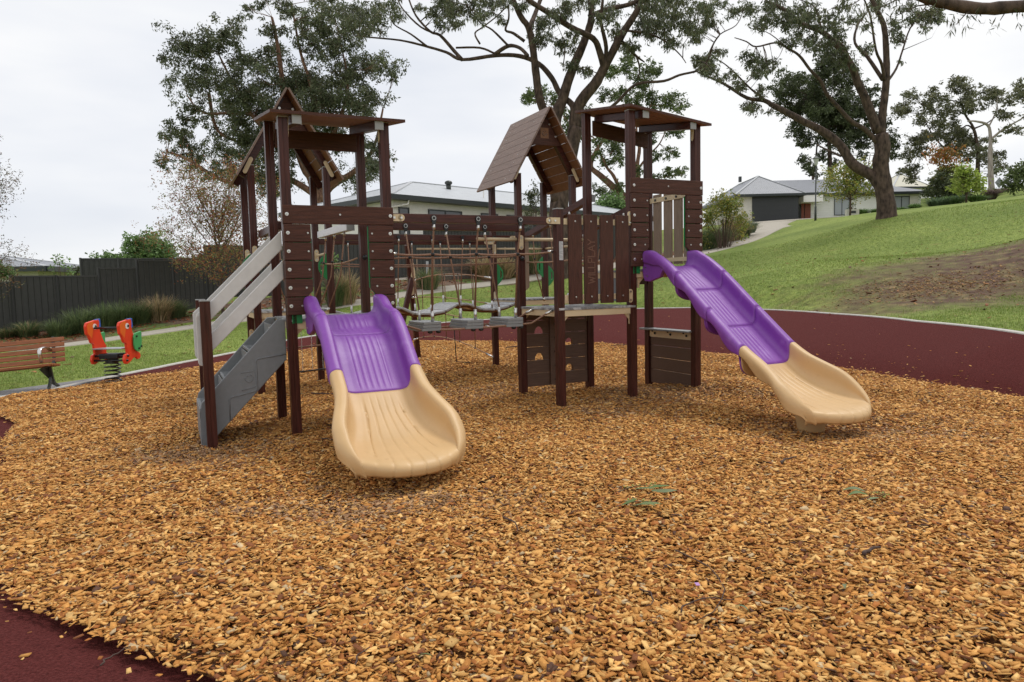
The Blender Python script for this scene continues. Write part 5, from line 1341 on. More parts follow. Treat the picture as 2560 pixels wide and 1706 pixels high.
    if C_: leaves('crown', C_, R_, cover, leaf[0], leaf[1], cols, root, droop, flat, seed, sig=sig)
    return root
EUC = [(0.105,0.128,0.066),(0.13,0.152,0.082),(0.080,0.100,0.050),(0.17,0.18,0.10),(0.12,0.115,0.062)]
EUCF = [(0.14,0.15,0.085),(0.17,0.175,0.10),(0.11,0.12,0.065),(0.21,0.20,0.11)]
EUC2 = [(0.125,0.165,0.055),(0.095,0.13,0.045),(0.15,0.19,0.07),(0.08,0.11,0.04)]
DENSE = [(0.085,0.105,0.050),(0.105,0.125,0.058),(0.065,0.082,0.038)]
k1 = 2560/2353
D_ = lambda x, y: (x*k1, y*k1)
tree('eucalyptus_tree', 'tall spreading grey green gum tree behind the left tower', 52,
     [([(735,500),(725,440),(700,380),(675,300),(655,220),(640,120),(625,40)], 34, 5), ([(732,470),(760,430),(820,390),(858,340),(880,250)], 20, 4), ([(728,450),(640,405),(530,420),(430,365),(385,350)], 16, 4),
      ([(700,380),(720,300),(715,200),(690,120),(670,10)], 16, 3), ([(690,350),(600,290),(540,200),(500,120)], 14, 3), ([(720,400),(770,300),(800,200),(780,90)], 14, 3), ([(640,290),(560,260),(470,260),(430,220)], 10, 3), ([(480,215),(500,300),(560,330),(640,350)], 8, 4)],
     [(440,130,42),(480,95,38),(520,85,34),(550,125,38),(425,190,30),(470,180,38),(545,190,45),(600,190,38),(455,255,30),(520,260,42),(590,250,50),(640,125,30),(655,190,44),(625,70,24),(700,85,26),(690,40,24),(745,60,34),(770,115,40),(735,120,28),(800,90,30),
      (720,190,50),(785,190,46),(845,170,34),(880,150,28),(905,158,20),(860,230,32),(820,245,38),(760,260,46),(700,255,52),(650,280,44),(560,310,42),(500,330,26),(620,345,50),(690,330,46),(398,297,24),(428,330,28),(378,362,20),(445,360,26),(490,385,24),(545,390,42),(600,400,36),
      (850,330,26),(862,380,30),(822,405,34),(640,430,36),(770,320,36),(575,25,14),(600,12,14),(660,15,20),(740,20,26),(790,30,24),(830,60,20),(550,350,30),(720,60,22)],
     D_, k1, EUC, M['bark2'], leaf=(.085,.22), cover=3.1, spread=2.6, seed=3)
C5 = lambda x, y: (860+x/2.503, y/2.503)
tree('eucalyptus_tree', 'large dark limbed gum tree rising behind the middle gable roof', 31,
     [([(1345,1690),(1340,1500),(1335,1320),(1370,1120),(1425,940),(1450,800)], 140, 84),
      ([(1450,800),(1455,700),(1500,610),(1565,530),(1625,430),(1680,330),(1760,180),(1835,60),(1870,-60)], 84, 34),
      ([(1340,1260),(1310,1060),(1325,860),(1330,740),(1375,620),(1405,500),(1455,370),(1520,230),(1545,110),(1540,-40)], 96, 34),
      ([(1325,960),(1285,780),(1232,640),(1205,480),(1188,330),(1160,180),(1110,110),(1060,10),(1040,-60)], 62, 26), ([(1160,180),(1195,90),(1240,-30)], 34, 22),
      ([(1440,700),(1425,650),(1350,585),(1300,490),(1220,400),(1100,352),(950,350),(740,376),(640,330),(500,290),(350,252),(150,235),(60,222)], 44, 6),
      ([(740,376),(690,320),(600,222),(540,200),(450,100),(400,-20)], 26, 9), ([(520,292),(420,215),(310,150),(285,60)], 13, 5), ([(600,222),(480,170),(370,60),(330,-20)], 15, 6),
      ([(945,340),(1030,290),(1100,300),(1150,350)], 24, 22), ([(1030,290),(930,190),(850,140),(780,30)], 15, 5), ([(700,300),(850,300),(940,335)], 12, 14), ([(850,275),(820,210),(870,170),(960,100),(1020,40)], 12, 7),
      ([(1630,440),(1600,330),(1560,245),(1420,172),(1300,92),(1180,20),(1120,-30)], 42, 28), ([(1530,110),(1640,62),(1780,30),(1870,-10)], 32, 24), ([(1625,430),(1640,300),(1610,140),(1620,0)], 30, 16),
      ([(1640,700),(1720,630),(1830,530),(2000,510),(2100,470),(2220,440),(2280,370),(2310,280),(2350,220)], 22, 8), ([(1740,190),(1900,212),(2010,260),(2100,340),(2140,395)], 16, 5), ([(1700,240),(1770,290),(1820,345),(1880,390)], 34, 8), ([(1830,350),(1850,430),(1840,490)], 12, 8),
      ([(1130,260),(1060,210),(1010,190),(1030,120),(1030,30)], 20, 9), ([(2120,360),(2130,270),(2200,190)], 6, 3), ([(1370,420),(1380,330),(1370,240),(1330,150)], 9, 3)],
     [(60,60,60),(150,70,55),(40,150,40),(100,200,40),(270,40,45),(330,90,38),(230,150,40),(620,60,62),(700,115,50),(780,50,50),(600,150,36),(900,40,50),(860,120,40),(650,10,50),(1000,20,40),(980,120,24),(1230,190,52),(1270,110,44),(1215,270,34),(1400,290,40),(1350,70,50),(1440,20,50),
      (1450,430,38),(1420,220,38),(1500,440,30),(1660,120,50),(1700,40,40),(1880,60,70),(1960,30,60),(2060,60,70),(2000,130,60),(2100,140,60),(2170,190,50),(1950,190,50),(2050,240,44),(1790,280,40),(2300,140,40),(2240,390,38),(2300,430,40),(2340,480,26),(2280,60,40),(2200,50,44),(1850,180,36),(1690,200,34),
      (480,40,24),(1560,20,34),(1130,20,30),(2330,330,24),(2200,240,26),(1330,250,26)],
     C5, 1/2.503, EUC, M['bark'], leaf=(.045,.16), cover=2.7, spread=1.8, seed=5, droop=.9, extra=3)
tree('eucalyptus_tree', 'rounded bright green tree with twisted red trunks behind the right tower', 56,
     [([(1780,1400),(1775,1290),(1690,1180),(1605,1100),(1545,1045),(1575,960),(1620,880),(1650,830)], 60, 12), ([(1770,1280),(1730,1190),(1685,1100),(1640,1040),(1600,950),(1560,860)], 30, 8), ([(1775,1330),(1845,1190),(1835,1050),(1850,930),(1830,840),(1830,700)], 40, 9),
      ([(1840,1060),(1900,980),(1975,900),(2020,800)], 16, 5), ([(1850,1140),(2000,1110),(2110,1100)], 7, 3), ([(1830,840),(1780,700),(1760,600)], 12, 4), ([(1840,780),(1920,660),(1930,560)], 12, 4), ([(1560,860),(1440,790),(1330,690)], 9, 3)],
     [(1150,620,32),(1190,590,42),(1250,600,38),(1310,620,34),(1700,440,46),(1780,420,54),(1860,480,54),(1930,450,36),(1630,590,38),(1700,590,44),(1770,620,44),(1880,560,48),(1950,620,50),(2050,615,48),(2110,650,34),(1950,810,50),(2040,795,46),(2095,830,28),(1905,880,42),(2040,960,36),
      (1960,980,34),(1600,870,44),(1690,940,48),(1710,865,36),(1640,1030,36),(1560,970,36),(1730,1000,34),(1400,720,40),(1400,800,44),(1490,850,36),(2110,1070,34),(2030,1090,34),(1940,1110,26),(1850,1075,24),(1600,1200,44),(1700,1215,44),(1830,640,40),(1500,700,36)],
     C5, 1/2.503, EUC2, M['bark2'], leaf=(.10,.22), cover=4.5, spread=2.4, seed=8, droop=.2, flat=.85)
C6 = lambda x, y: (1740+x/2.8, y/2.8)
tree('eucalyptus_tree', 'big leaning gum tree standing on the grass slope at right', 36,
     [([(1335,1545),(1330,1440),(1322,1300),(1300,1150),(1298,1040),(1295,940)], 128, 92),
      ([(1295,940),(1308,800),(1330,600),(1335,400),(1318,200),(1285,100),(1220,-20)], 62, 24), ([(1322,570),(1300,450),(1258,350),(1222,120),(1170,-20)], 26, 10), ([(1308,560),(1200,402),(1112,302),(1130,180),(1200,85)], 28, 9), ([(1342,570),(1402,480),(1450,345),(1500,200),(1600,60),(1640,-20)], 18, 6), ([(1452,350),(1560,305),(1650,265)], 6, 2),
      ([(1275,930),(1190,705),(1132,580),(1100,478),(1040,380),(900,232),(740,168),(600,60),(480,10)], 66, 18), ([(1270,1000),(1180,905),(1090,850),(1000,760),(920,665),(872,570),(800,490),(722,392),(640,340),(560,300),(420,330),(350,290),(270,265)], 36, 6),
      ([(1310,1350),(1240,1240),(1100,1150),(1010,1015),(900,925),(750,850),(640,790),(540,740),(470,700),(350,690),(200,592),(60,530),(0,500)], 84, 7), ([(500,712),(380,620),(280,520),(200,450),(120,400)], 16, 5), ([(1015,1095),(900,1042),(845,1012)], 16, 8),
      ([(-20,510),(60,440),(110,330),(170,240),(280,178),(330,80)], 14, 5), ([(880,230),(860,130),(820,40),(700,-10)], 16, 6), ([(1230,1240),(1205,1180),(1220,1080)], 8, 4), ([(900,240),(1040,330),(1075,440)], 20, 12), ([(640,340),(520,240),(380,180)], 9, 3)],
     [(430,440,58),(380,400,44),(500,450,44),(440,500,34),(430,150,48),(330,60,50),(520,100,60),(600,170,58),(650,280,50),(700,90,66),(720,200,60),(850,150,60),(800,50,54),(950,130,52),(1000,240,60),(960,370,66),(1040,50,44),(900,320,52),(820,300,44),(1190,330,36),(1400,250,40),(1390,180,34),(1520,120,44),(1600,130,44),
      (1660,90,44),(1700,120,30),(1600,200,24),(1440,430,15),(90,170,26),(60,50,40),(160,30,40),(100,420,40),(40,440,40),(260,540,40),(295,600,34),(450,640,34),(420,740,38),(360,755,30),(20,220,30),(1100,130,34),(1280,30,40),(560,20,44),(1060,440,50),(180,360,24),(520,780,16),(1200,170,26),(1480,40,30),(240,100,36)],
     C6, 1/2.8, EUC, M['bark'], leaf=(.055,.18), cover=2.5, spread=2.2, seed=11, droop=.8, extra=3)
tree('dense_tree', 'dense dark evergreen tree standing directly behind the leaning gum', 84,
     [([(960,1420),(955,1300),(940,1150),(930,950),(920,750)], 50, 14), ([(830,1370),(820,1250),(840,1100),(850,960)], 22, 8)],
     [(560,620,40),(600,720,40),(640,570,70),(620,640,62),(700,620,74),(800,560,84),(850,650,90),(760,720,90),(850,800,90),(910,740,84),(950,850,84),(1000,770,84),(1080,720,76),(1100,820,70),(1030,900,74),(1150,900,56),(700,790,66),(690,900,50),(745,940,54),(790,1000,54),(900,960,60),(1000,980,60),(1100,970,54),(1180,1020,46),(770,1110,42),(800,1180,40),
      (900,1090,44),(900,500,80),(980,560,80),(1050,500,60),(1100,600,62),(1230,640,40),(1235,720,40),(1375,950,40),(1400,1020,38),(1385,1090,30),(1200,950,50),(1300,860,40),(960,450,60),(840,1220,30),(1160,1090,30),(960,1150,34),(1220,830,44),(1170,770,50)],
     C6, 1/2.8, DENSE, M['bark'], leaf=(.14,.30), cover=4.5, spread=2.8, seed=12, droop=.4)
tree('eucalyptus_tree', 'wide dark gum tree on the crest at the far right', 84,
     [([(1972,1420),(1972,1200),(1970,1050),(1942,900),(1880,800),(1850,700)], 34, 8), ([(1945,910),(1890,880),(1800,960)], 14, 5), ([(1970,1060),(1880,1090),(1760,1060),(1640,1090),(1560,1060)], 14, 5), ([(1950,900),(2040,860),(2120,800)], 12, 4), ([(1760,1060),(1660,950),(1580,800)], 12, 4), ([(1860,720),(1740,700),(1600,740)], 8, 3)],
     [(1515,680,46),(1455,745,46),(1600,750,54),(1700,700,48),(1830,610,54),(1900,640,50),(1960,740,50),(1880,720,56),(1750,780,56),(1680,860,48),(1560,850,40),(1620,950,48),(1520,980,48),(1580,1060,46),(1470,1080,40),(1700,950,56),(1800,880,60),(1850,960,64),(1750,1050,56),(1900,1050,64),(1950,990,50),(2040,640,50),
      (2090,690,44),(1500,1180,38),(1515,1240,34),(1440,1200,24),(1420,780,34),(2100,1090,40),(2130,1170,32),(2080,1210,30),(1650,640,30),(2060,980,30),(2010,1080,44)],
     C6, 1/2.8, EUCF, M['bark'], leaf=(.13,.30), cover=3.6, spread=3.2, seed=14, droop=.3, flat=.75, extra=2)
tree('eucalyptus_tree', 'pale trunked gum tree on the crest beside the road signs', 72,
     [([(2075,1370),(2065,1250),(2060,1100),(2062,970),(2045,880),(1960,850),(1900,850)], 42, 8), ([(2062,980),(2150,905),(2280,830),(2360,760)], 18, 6), ([(2048,890),(2100,780),(2110,680)], 12, 4), ([(2200,870),(2260,940),(2300,950)], 7, 3)],
     [(2130,780,34),(2200,800,40),(2230,650,48),(2270,600,44),(2180,920,36),(2250,900,34),(2320,620,50),(2300,700,40),(2330,920,30),(2110,640,30),(2190,720,36),(2340,820,30)],
     C6, 1/2.8, EUCF, M['bark_pale'], leaf=(.13,.30), cover=3.2, spread=2.4, seed=15, droop=.3, flat=.5)
# overhanging branch: belongs to a tree whose trunk stands outside the picture, to the right
OB = 10.5
br_pts = [P(3150,700,11.5), P(3080,300,11.3), P(2900,60,11.0), P(2700,12,10.8), P(2560,16,OB), P(2450,22,OB), P(2350,6,OB), P(2280,-14,OB), P(2180,-60,OB+.3)]
bz = g1(br_pts[0].x, br_pts[0].y)
tb = empty('eucalyptus_tree', (br_pts[0].x, br_pts[0].y, bz), label='gum tree reaching a thick branch into the top right corner', cat='tree')
sp_, rd_ = smooth_line([Vector((br_pts[0].x, br_pts[0].y, bz-.4))]+br_pts[:3], [.34,.30,.22,.14], 5)
mb = MB(); mb.tube([p-tb.location for p in sp_], rd_, 14); tr_ = mb.build('trunk', M['bark'], tb, smooth=True)
sp_, rd_ = smooth_line(br_pts[2:], [.14,.105,.092,.085,.07,.055,.035], 5)
rd_ = [r*random.uniform(.9, 1.1) for r in rd_]
mb = MB(); mb.tube([p-tb.location for p in sp_], rd_, 12); mb.build('limb', M['bark'], tr_, smooth=True)
mb = MB()
for a, b_ in ((P(2440,24,OB), P(2390,62,OB-.1)), (P(2530,22,OB), P(2500,52,OB+.1)), (P(2350,8,OB), P(2240,40,OB)), (P(2300,-10,OB), P(2180,30,OB+.2))):
    mb.tube([a-tb.location, (a+b_)/2+Vector((0,0,.05))-tb.location, b_-tb.location], [.014,.009,.004], 6)
mb.build('twigs', M['bark'], tr_, smooth=True)
cl = [P(2250,10,OB),P(2330,22,OB),P(2390,48,OB),P(2440,32,OB),P(2490,60,OB),P(2545,30,OB),P(2420,58,OB),P(2200,0,OB+.2),P(2160,24,OB+.2),P(2550,60,OB), P(2290,-10,OB)]
leaves('crown', cl, [.20,.16,.15,.10,.10,.09,.10,.26,.22,.06,.2], .55, .017, .12, EUC, tb, 1.1, .8, 21)

# autumn tree and the smaller garden trees
def branching(name, label, base, h, wpx, d, cols, n_br, seed, leafsz, up=1.2, cover=1.0, cat='tree', crown_r=None, bark='stem', group=None, tr_r=.05, spread_a=.6, z0f=.2, ncl=4):
    """small garden tree: many thin rising branches carrying loose leaves"""
    rg = random.Random(seed); root = empty(name, base, label=label, cat=cat, group=group); R = wpx/2*d/F_PX
    mb = MB(); top = Vector((rg.uniform(-.1,.1)*R, 0, h*.80)); mb.tube([(0,0,-.15),(0,0,h*z0f),(top.x*.5,.0,h*.5),top], [tr_r,tr_r*.85,tr_r*.5,tr_r*.15], 8); tr = mb.build('trunk', M[bark], root, smooth=True)
    C_, R_ = [], []; mb = MB()
    for i in range(n_br):
        a = i*2.399+rg.uniform(-.3,.3); f = (i+.5)/n_br; z0 = h*lerp(z0f*.8, .62, f**.8); st_ = Vector((0,0,z0))
        reach = R*(1.0-.55*f)*rg.uniform(.75,1.1); rise = h*rg.uniform(.22,.42)*up*(.6+.7*f)*spread_a/.6
        en = st_+Vector((cos(a)*reach, sin(a)*reach, min(rise, h-z0))); md = st_.lerp(en, .5)+Vector((0,0,-rise*.06))
        mb.tube([st_, md, en], [tr_r*.34, tr_r*.2, tr_r*.05], 5, caps=False)
        for t in np.linspace(.42, 1.02, ncl):
            p = st_.lerp(md, t*2) if t < .5 else md.lerp(en, t*2-1)
            p = p+Vector((rg.gauss(0,.07), rg.gauss(0,.07), rg.gauss(0,.05)))*R; C_.append(Vector(base)+p); R_.append((crown_r or .26)*R*rg.uniform(.7,1.2))
            mb.tube([p, p+Vector((rg.gauss(0,.14), rg.gauss(0,.14), rg.uniform(.05,.2)))*R], [tr_r*.08, tr_r*.03], 3, caps=False)
    mb.build('branches', M[bark], tr, smooth=True)
    leaves('crown', C_, R_, cover, leafsz[0], leafsz[1], cols, root, .3, .9, seed)
    return root
def at_ground(px, d):
    x = (px-1280)/F_PX*d; return (x, d, g1(x, d))
AUT = [(0.30,0.09,0.045),(0.36,0.14,0.05),(0.18,0.20,0.07),(0.26,0.24,0.08),(0.14,0.17,0.06),(0.34,0.22,0.09),(0.24,0.10,0.07)]
PERS = [(0.13,0.12,0.05),(0.17,0.12,0.07),(0.10,0.10,0.045),(0.2,0.10,0.05)]
b3 = at_ground(560, 23.2)
branching('autumn_tree', 'small autumn tree with red and yellow leaves left of the stair tower', b3, P(560,425,23.2).z-b3[2], 330, 23.2, AUT, 27, 31, (.030,.070), cover=.34, crown_r=.20, tr_r=.06, up=1.35, ncl=5, z0f=.16)
b4 = at_ground(-75, 19.5)
branching('bare_tree', 'sparse nearly leafless tree at the left edge', b4, P(0,350,19.5).z-b4[2], 290, 19.5, PERS, 26, 33, (.022,.075), cover=.30, crown_r=.2, tr_r=.06, up=1.3, ncl=5)
GRN = [(0.16,0.26,0.08),(0.20,0.31,0.11),(0.12,0.20,0.06),(0.25,0.36,0.15)]
def bush(name, label, px0, px1, ytop, ybot, d, cols, seed, leafsz=(.07,.12), cover=3.2, nb=26, cat='shrub', group=None, top=.35):
    rg = random.Random(seed); cx = (px0+px1)/2; B = P(cx, ybot, d); base = Vector((B.x, d, min(B.z, g1(B.x, d)) if g1(B.x, d) < B.z+.8 else B.z))
    root = empty(name, base, label=label, cat=cat, group=group); zt = P(cx, ytop, d).z; R = (px1-px0)/2*d/F_PX
    C_, R_ = [], []; mb = MB(); z0 = B.z
    for i in range(nb):
        t = rg.uniform(-1, 1); hgt = (1-abs(t)**3)**.5*rg.uniform(.7, 1); z_ = lerp(z0, zt-R*.12, hgt*rg.uniform(.3, 1)**.4)
        p = Vector((B.x+t*R*.85, d+rg.uniform(-.5,.5)*R*.7, z_)); C_.append(p); R_.append(R*rg.uniform(.2,.34))
        mb.tube([(t*R*.2, 0, -.1), ((p-base)*.5)+Vector((0,0,.05*R)), p-base], [.018, .012, .004], 4, caps=False)
    mb.build('stems', M['stem'], root, smooth=True); leaves('foliage', C_, R_, cover, leafsz[0], leafsz[1], cols, root, .1, .9, seed); return root
bush('leafy_tree', 'bright green leafy treetop showing above the left fence', 235, 330, 625, 700, 30, GRN, 41, cat='tree'); 
bush('leafy_tree', 'taller bright green leafy tree above the fence left of the autumn tree', 305, 447, 572, 700, 31, GRN, 42, nb=60, cover=2.0, cat='tree')
bush('leafy_tree', 'low grey green tree top beyond the fence behind the autumn tree', 470, 560, 628, 690, 60, EUC, 43, (.25,.3), cat='tree')
bush('broadleaf_shrub', 'thin upright green shrub above the left fence', 130, 185, 628, 700, 24, GRN, 44, (.06,.12), cover=.8, nb=14)
bush('broadleaf_shrub', 'small rounded shrub beside the thin upright one above the left fence', 182, 206, 662, 700, 30, EUC, 45, (.08,.1), nb=12)
bush('broadleaf_shrub', 'green shrub at the left edge under the grey roof', -40, 34, 655, 715, 22.5, GRN, 46, (.05,.09))
bush('leafy_tree', 'dark leafy tree in front of the white house beside the big trunk', 1310, 1372, 452, 600, 37, EUC, 47, (.06,.16), cover=1.6, nb=34, cat='tree')
bush('leafy_tree', 'bright green treetop low behind the right tower', 1475, 1585, 485, 560, 50, GRN, 48, (.12,.2), cat='tree')
bush('broadleaf_shrub', 'bright green young shrub seen through the left tower opening', 800, 858, 633, 700, 23.5, GRN, 49, (.05,.13), cover=1.1, nb=16)
YEL = [(0.34,0.32,0.07),(0.22,0.28,0.07),(0.40,0.33,0.08),(0.17,0.23,0.06)]
LIME = [(0.34,0.43,0.08),(0.27,0.36,0.07),(0.40,0.46,0.11)]
bush('small_tree', 'yellow green young tree beside the curving path', 1752, 1868, 478, 610, 42, YEL, 51, (.07,.13), cover=1.0, nb=46, cat='tree')
def std_tree(name, label, px, d, ytop, ywide, wpx, ybase, cols, seed, leafsz, cover=1.6, trr=.09, nb=40, top_cols=None):
    rg = random.Random(seed); B = P(px, ybase, d); base = Vector((B.x, d, min(g1(B.x, d), B.z+.3))); root = empty(name, base, label=label, cat='tree')
    zt = P(px, ytop, d).z; zl = P(px, ywide, d).z; R = wpx/2*d/F_PX
    mb = MB(); mb.tube([(0,0,-.2),(.03,0,(zl-base.z)*.6),(0,0,(zt-base.z)*.7)], [trr,trr*.8,trr*.3], 8); tr = mb.build('trunk', M['stem'], root, smooth=True)
    C_, R_ = [], []; mb = MB()
    for i in range(nb):
        u = rg.random(); a = rg.uniform(0, 2*pi); rr2 = R*sqrt(rg.random())*(1-.75*max(0, u-.35)); z_ = lerp(zl, zt, u)
        p = Vector((B.x+cos(a)*rr2, d+sin(a)*rr2, z_)); C_.append(p); R_.append(R*rg.uniform(.2,.32))
        mb.tube([(0,0,(zl-base.z)*.7+(z_-zl)*.3), p-base], [trr*.25, .008], 4, caps=False)
    mb.build('branches', M['stem'], tr, smooth=True); leaves('crown', C_, R_, cover, leafsz[0], leafsz[1], cols, root, .2, .9, seed); return root
std_tree('small_tree', 'yellow green garden tree in front of the hillside house', 2125, 58, 418, 486, 135, 535, YEL, 52, (.10,.18), 1.1, nb=50)
std_tree('topiary_tree', 'little round clipped tree in front of the hillside house window', 2129, 60, 508, 526, 20, 540, EUC2, 53, (.08,.1), 1.8, nb=12)
std_tree('autumn_tree', 'orange tipped tree right of the hillside house', 2372, 66, 415, 492, 90, 505, [(0.20,0.22,0.06),(0.15,0.19,0.05),(0.28,0.24,0.07)], 54, (.14,.24), 1.6, nb=60)
q_ = [P(2340+random.uniform(-6,56), random.uniform(384,402), 66) for _ in range(11)]
tp = [o for o in bpy.data.objects if o.get('label', '').startswith('orange tipped')][0]
leaves('crown', q_, [.7]*11, .9, .12, .3, [(0.42,0.14,0.035),(0.34,0.17,0.05),(0.25,0.18,0.05)], tp, -.6, 1, 77)
std_tree('small_tree', 'dark green shrubby tree below the orange tipped tree', 2365, 65, 440, 500, 95, 512, DENSE, 55, (.14,.2), 2.0, nb=50)
std_tree('small_tree', 'lime green young tree in the garden bed on the slope', 2415, 56, 420, 478, 78, 508, LIME, 56, (.10,.2), 1.6, nb=60)
bush('leafy_tree', 'dark green tree cut off by the right edge', 2515, 2640, 400, 480, 60, EUC2, 57, (.14,.3), cover=1.8, nb=40, cat='tree')

# tussocks and low plants
def tussock(name, label, base, h, r, n, cols, seed, group=None, w=.008, cat='grass tussock'):
    rg = np.random.default_rng(seed); root = empty(name, base, label=label, cat=cat, group=group)
    a = rg.uniform(0, 2*pi, n); rr2 = r*.35*np.sqrt(rg.random(n)); ln = np.abs(rg.normal(.55, .35, n)); hh = h*rg.uniform(.55, 1.08, n)
    b0 = np.c_[np.cos(a)*rr2, np.sin(a)*rr2, np.zeros(n)-.03]; out_ = np.c_[np.cos(a+rg.normal(0,.4,n)), np.sin(a+rg.normal(0,.4,n)), np.zeros(n)]
    s_ = np.c_[-out_[:, 1], out_[:, 0], np.zeros(n)]*(w/2)
    p1 = b0+out_*(r*.30*ln)[:, None]+np.c_[np.zeros(n), np.zeros(n), hh*.6]; p2 = b0+out_*(r*.95*ln)[:, None]+np.c_[np.zeros(n), np.zeros(n), hh*(1-.25*ln)]
    V = np.stack([b0-s_, b0+s_, p1+s_*.9, p1-s_*.9, p2+s_*.15, p2-s_*.15], 1).reshape(-1, 3)
    o6 = np.arange(n)[:, None]*6; F = np.concatenate([o6+np.array([[0,1,2,3]]), o6+np.array([[3,2,4,5]])])
    c = np.array(cols)[rg.integers(0, len(cols), n)]*rg.normal(1, .2, (n, 1)).clip(.5, 1.5)
    np_mesh('leaves', V, F, M['blade'], np.concatenate([c, c]), root); return root
TG = [(0.15,0.20,0.09),(0.11,0.16,0.07),(0.19,0.23,0.10)]; TS = [(0.46,0.33,0.19),(0.38,0.27,0.15),(0.18,0.19,0.08),(0.52,0.40,0.24)]
TGR = TG+[(0.42,0.32,0.18)]
specs = [ # px, ybase, d, height px, half width px, cols, label
 (20,845,20.6,40,40,TGR,'dry tussock at the left edge against the fence'),(70,850,20.6,60,40,TGR,'green tussock with straw tips second from the left edge'),
 (150,852,20.5,66,52,TG,'green tussock just behind the bench'),(205,842,21,90,58,TG,'tall green tussock right of the bench against the fence'),(255,832,21.3,95,55,TG,'fine green tussock behind the spring toy'),
 (305,826,21.8,92,55,TG,'broad dark green tussock behind the spring toy'),(352,820,22.2,80,50,TG,'short green tussock between the green and straw clumps'),(400,812,22.6,92,58,TS,'large straw coloured tussock at the right end of the row'),(440,812,23,66,45,TG,'dark tussock beside the straw coloured one'),
 (865,752,24.8,95,55,TS,'straw tussock seen behind the left tower'),(840,762,24.4,85,40,TG,'green tussock seen behind the left tower'),(1075,728,27.5,62,45,TGR,'tussock behind the leaning net post'),
 (1215,695,30.5,62,50,TS,'straw tussock behind the rear bridge'),(1262,692,30.8,60,45,TS,'second straw tussock left of the middle post'),(1345,688,32,80,45,TGR,'tussock between the green hand grips'),(1420,680,33.2,70,42,TS,'straw tussock behind the carved board'),
 (1765,622,43,60,40,TG,'green tussock left of the curving path'),(1800,612,45,55,36,TG,'green tussock beside the yellow green tree'),(1838,598,47,70,40,TS,'rusty tussock beside the curving path'),(1860,592,48,40,30,TGR,'low tussock near the path bend'),(1778,600,44,60,40,TGR,'tussock in the bed at the tower edge')]
for i, (px, yb, d, hp, wp, cl_, lb) in enumerate(specs):
    if px < 460: hp *= .80
    x_, y_, z_ = at_ground(px, d); tussock('grass_tussock', lb, (x_, y_, z_), hp*d/F_PX, wp*d/F_PX*1.25, 650, cl_, 100+i, 'tussocks in the garden bed', w=.016 if d < 30 else .03)
SUCC = [(0.16,0.22,0.14),(0.20,0.26,0.18),(0.12,0.17,0.10)]
low = [(2345,506,57,20,50,SUCC,'grey green low plants at the house corner'),(2375,500,57,20,40,GRN,'low green plant in the slope bed beside the grey green ones'),(2392,494,60,18,30,SUCC,'pale succulent in the middle of the slope bed'),(2440,500,56,16,30,GRN,'green groundcover clump under the lime green tree'),
       (2450,492,58,14,24,SUCC,'blue grey succulent right of the lime green tree'),(2478,488,60,22,24,[(0.10,0.07,0.07),(0.13,0.09,0.08)],'purple brown shrub in the slope bed'),(2288,520,60,14,22,GRN,'low shrub under the right house window'),(2250,525,60,10,20,GRN,'low plant left of the right house window'),
       (1878,566,52,26,22,SUCC,'spiky agave beside the driveway'),(2155,535,60,14,24,GRN,'low green shrubs beside the clipped tree'),(2190,530,60,12,20,GRN,'low shrub left of the leaning trunk')]
for i, (px, yb, d, hp, wp, cl_, lb) in enumerate(low):
    q = P(px, yb, d); x_, y_, z_ = q.x, d, g1(q.x, d)
    tussock('low_plant', lb, (x_, y_, max(z_, q.z-.5)-.02), hp*d/F_PX*1.3, wp*d/F_PX, 380, cl_, 200+i, 'low plants in the garden beds', w=.07, cat='plant')
# fallen bark and leaves in the garden bed are ground cover
n = 9000; t = rng.random(n); bx_ = np.interp(t*(len(bed_c)-1), range(len(bed_c)), [b[0] for b in bed_c])+rng.normal(0, .8, n); by_ = np.interp(t*(len(bed_c)-1), range(len(bed_c)), [b[1] for b in bed_c])+rng.normal(0, .8, n)
kk = ~near_path(bx_, by_, path_c, .55); bx_, by_ = bx_[kk], by_[kk]
_cc, _cp = CHIP_COLS, CHIP_P; CHIP_COLS, CHIP_P = [(0.30,0.09,0.035),(0.22,0.08,0.04),(0.35,0.16,0.07),(0.14,0.08,0.05)], [.3,.3,.2,.2]
chips('fallen_leaves', bx_, by_, ground(bx_, by_)+.035, np.full(len(bx_), .06), .3)
n = 500; x, y = scatter_view(12, 30, 1.6); th = np.arctan2(y-CC[1], x-CC[0]); k = np.hypot(x-CC[0], y-CC[1]) > np.interp(th, TT, RK)+.3; x, y = x[k], y[k]
chips('lawn_litter', x, y, ground(x, y)+.02, np.full(len(x), .07), .2); 
k2 = (x > 4) & (rng.random(len(x)) < 1); 
xs2 = rng.normal(10.3, 1.2, 2600); ys2 = rng.normal(17.4, .75, 2600); CHIP_COLS, CHIP_P = [(0.45,0.28,0.13),(0.36,0.20,0.09),(0.20,0.12,0.07)], [.4,.3,.3]
chips('spilled_chips', xs2, ys2, ground(xs2, ys2)+.012, np.full(2600, .035), .2)
CHIP_COLS, CHIP_P = _cc, _cp

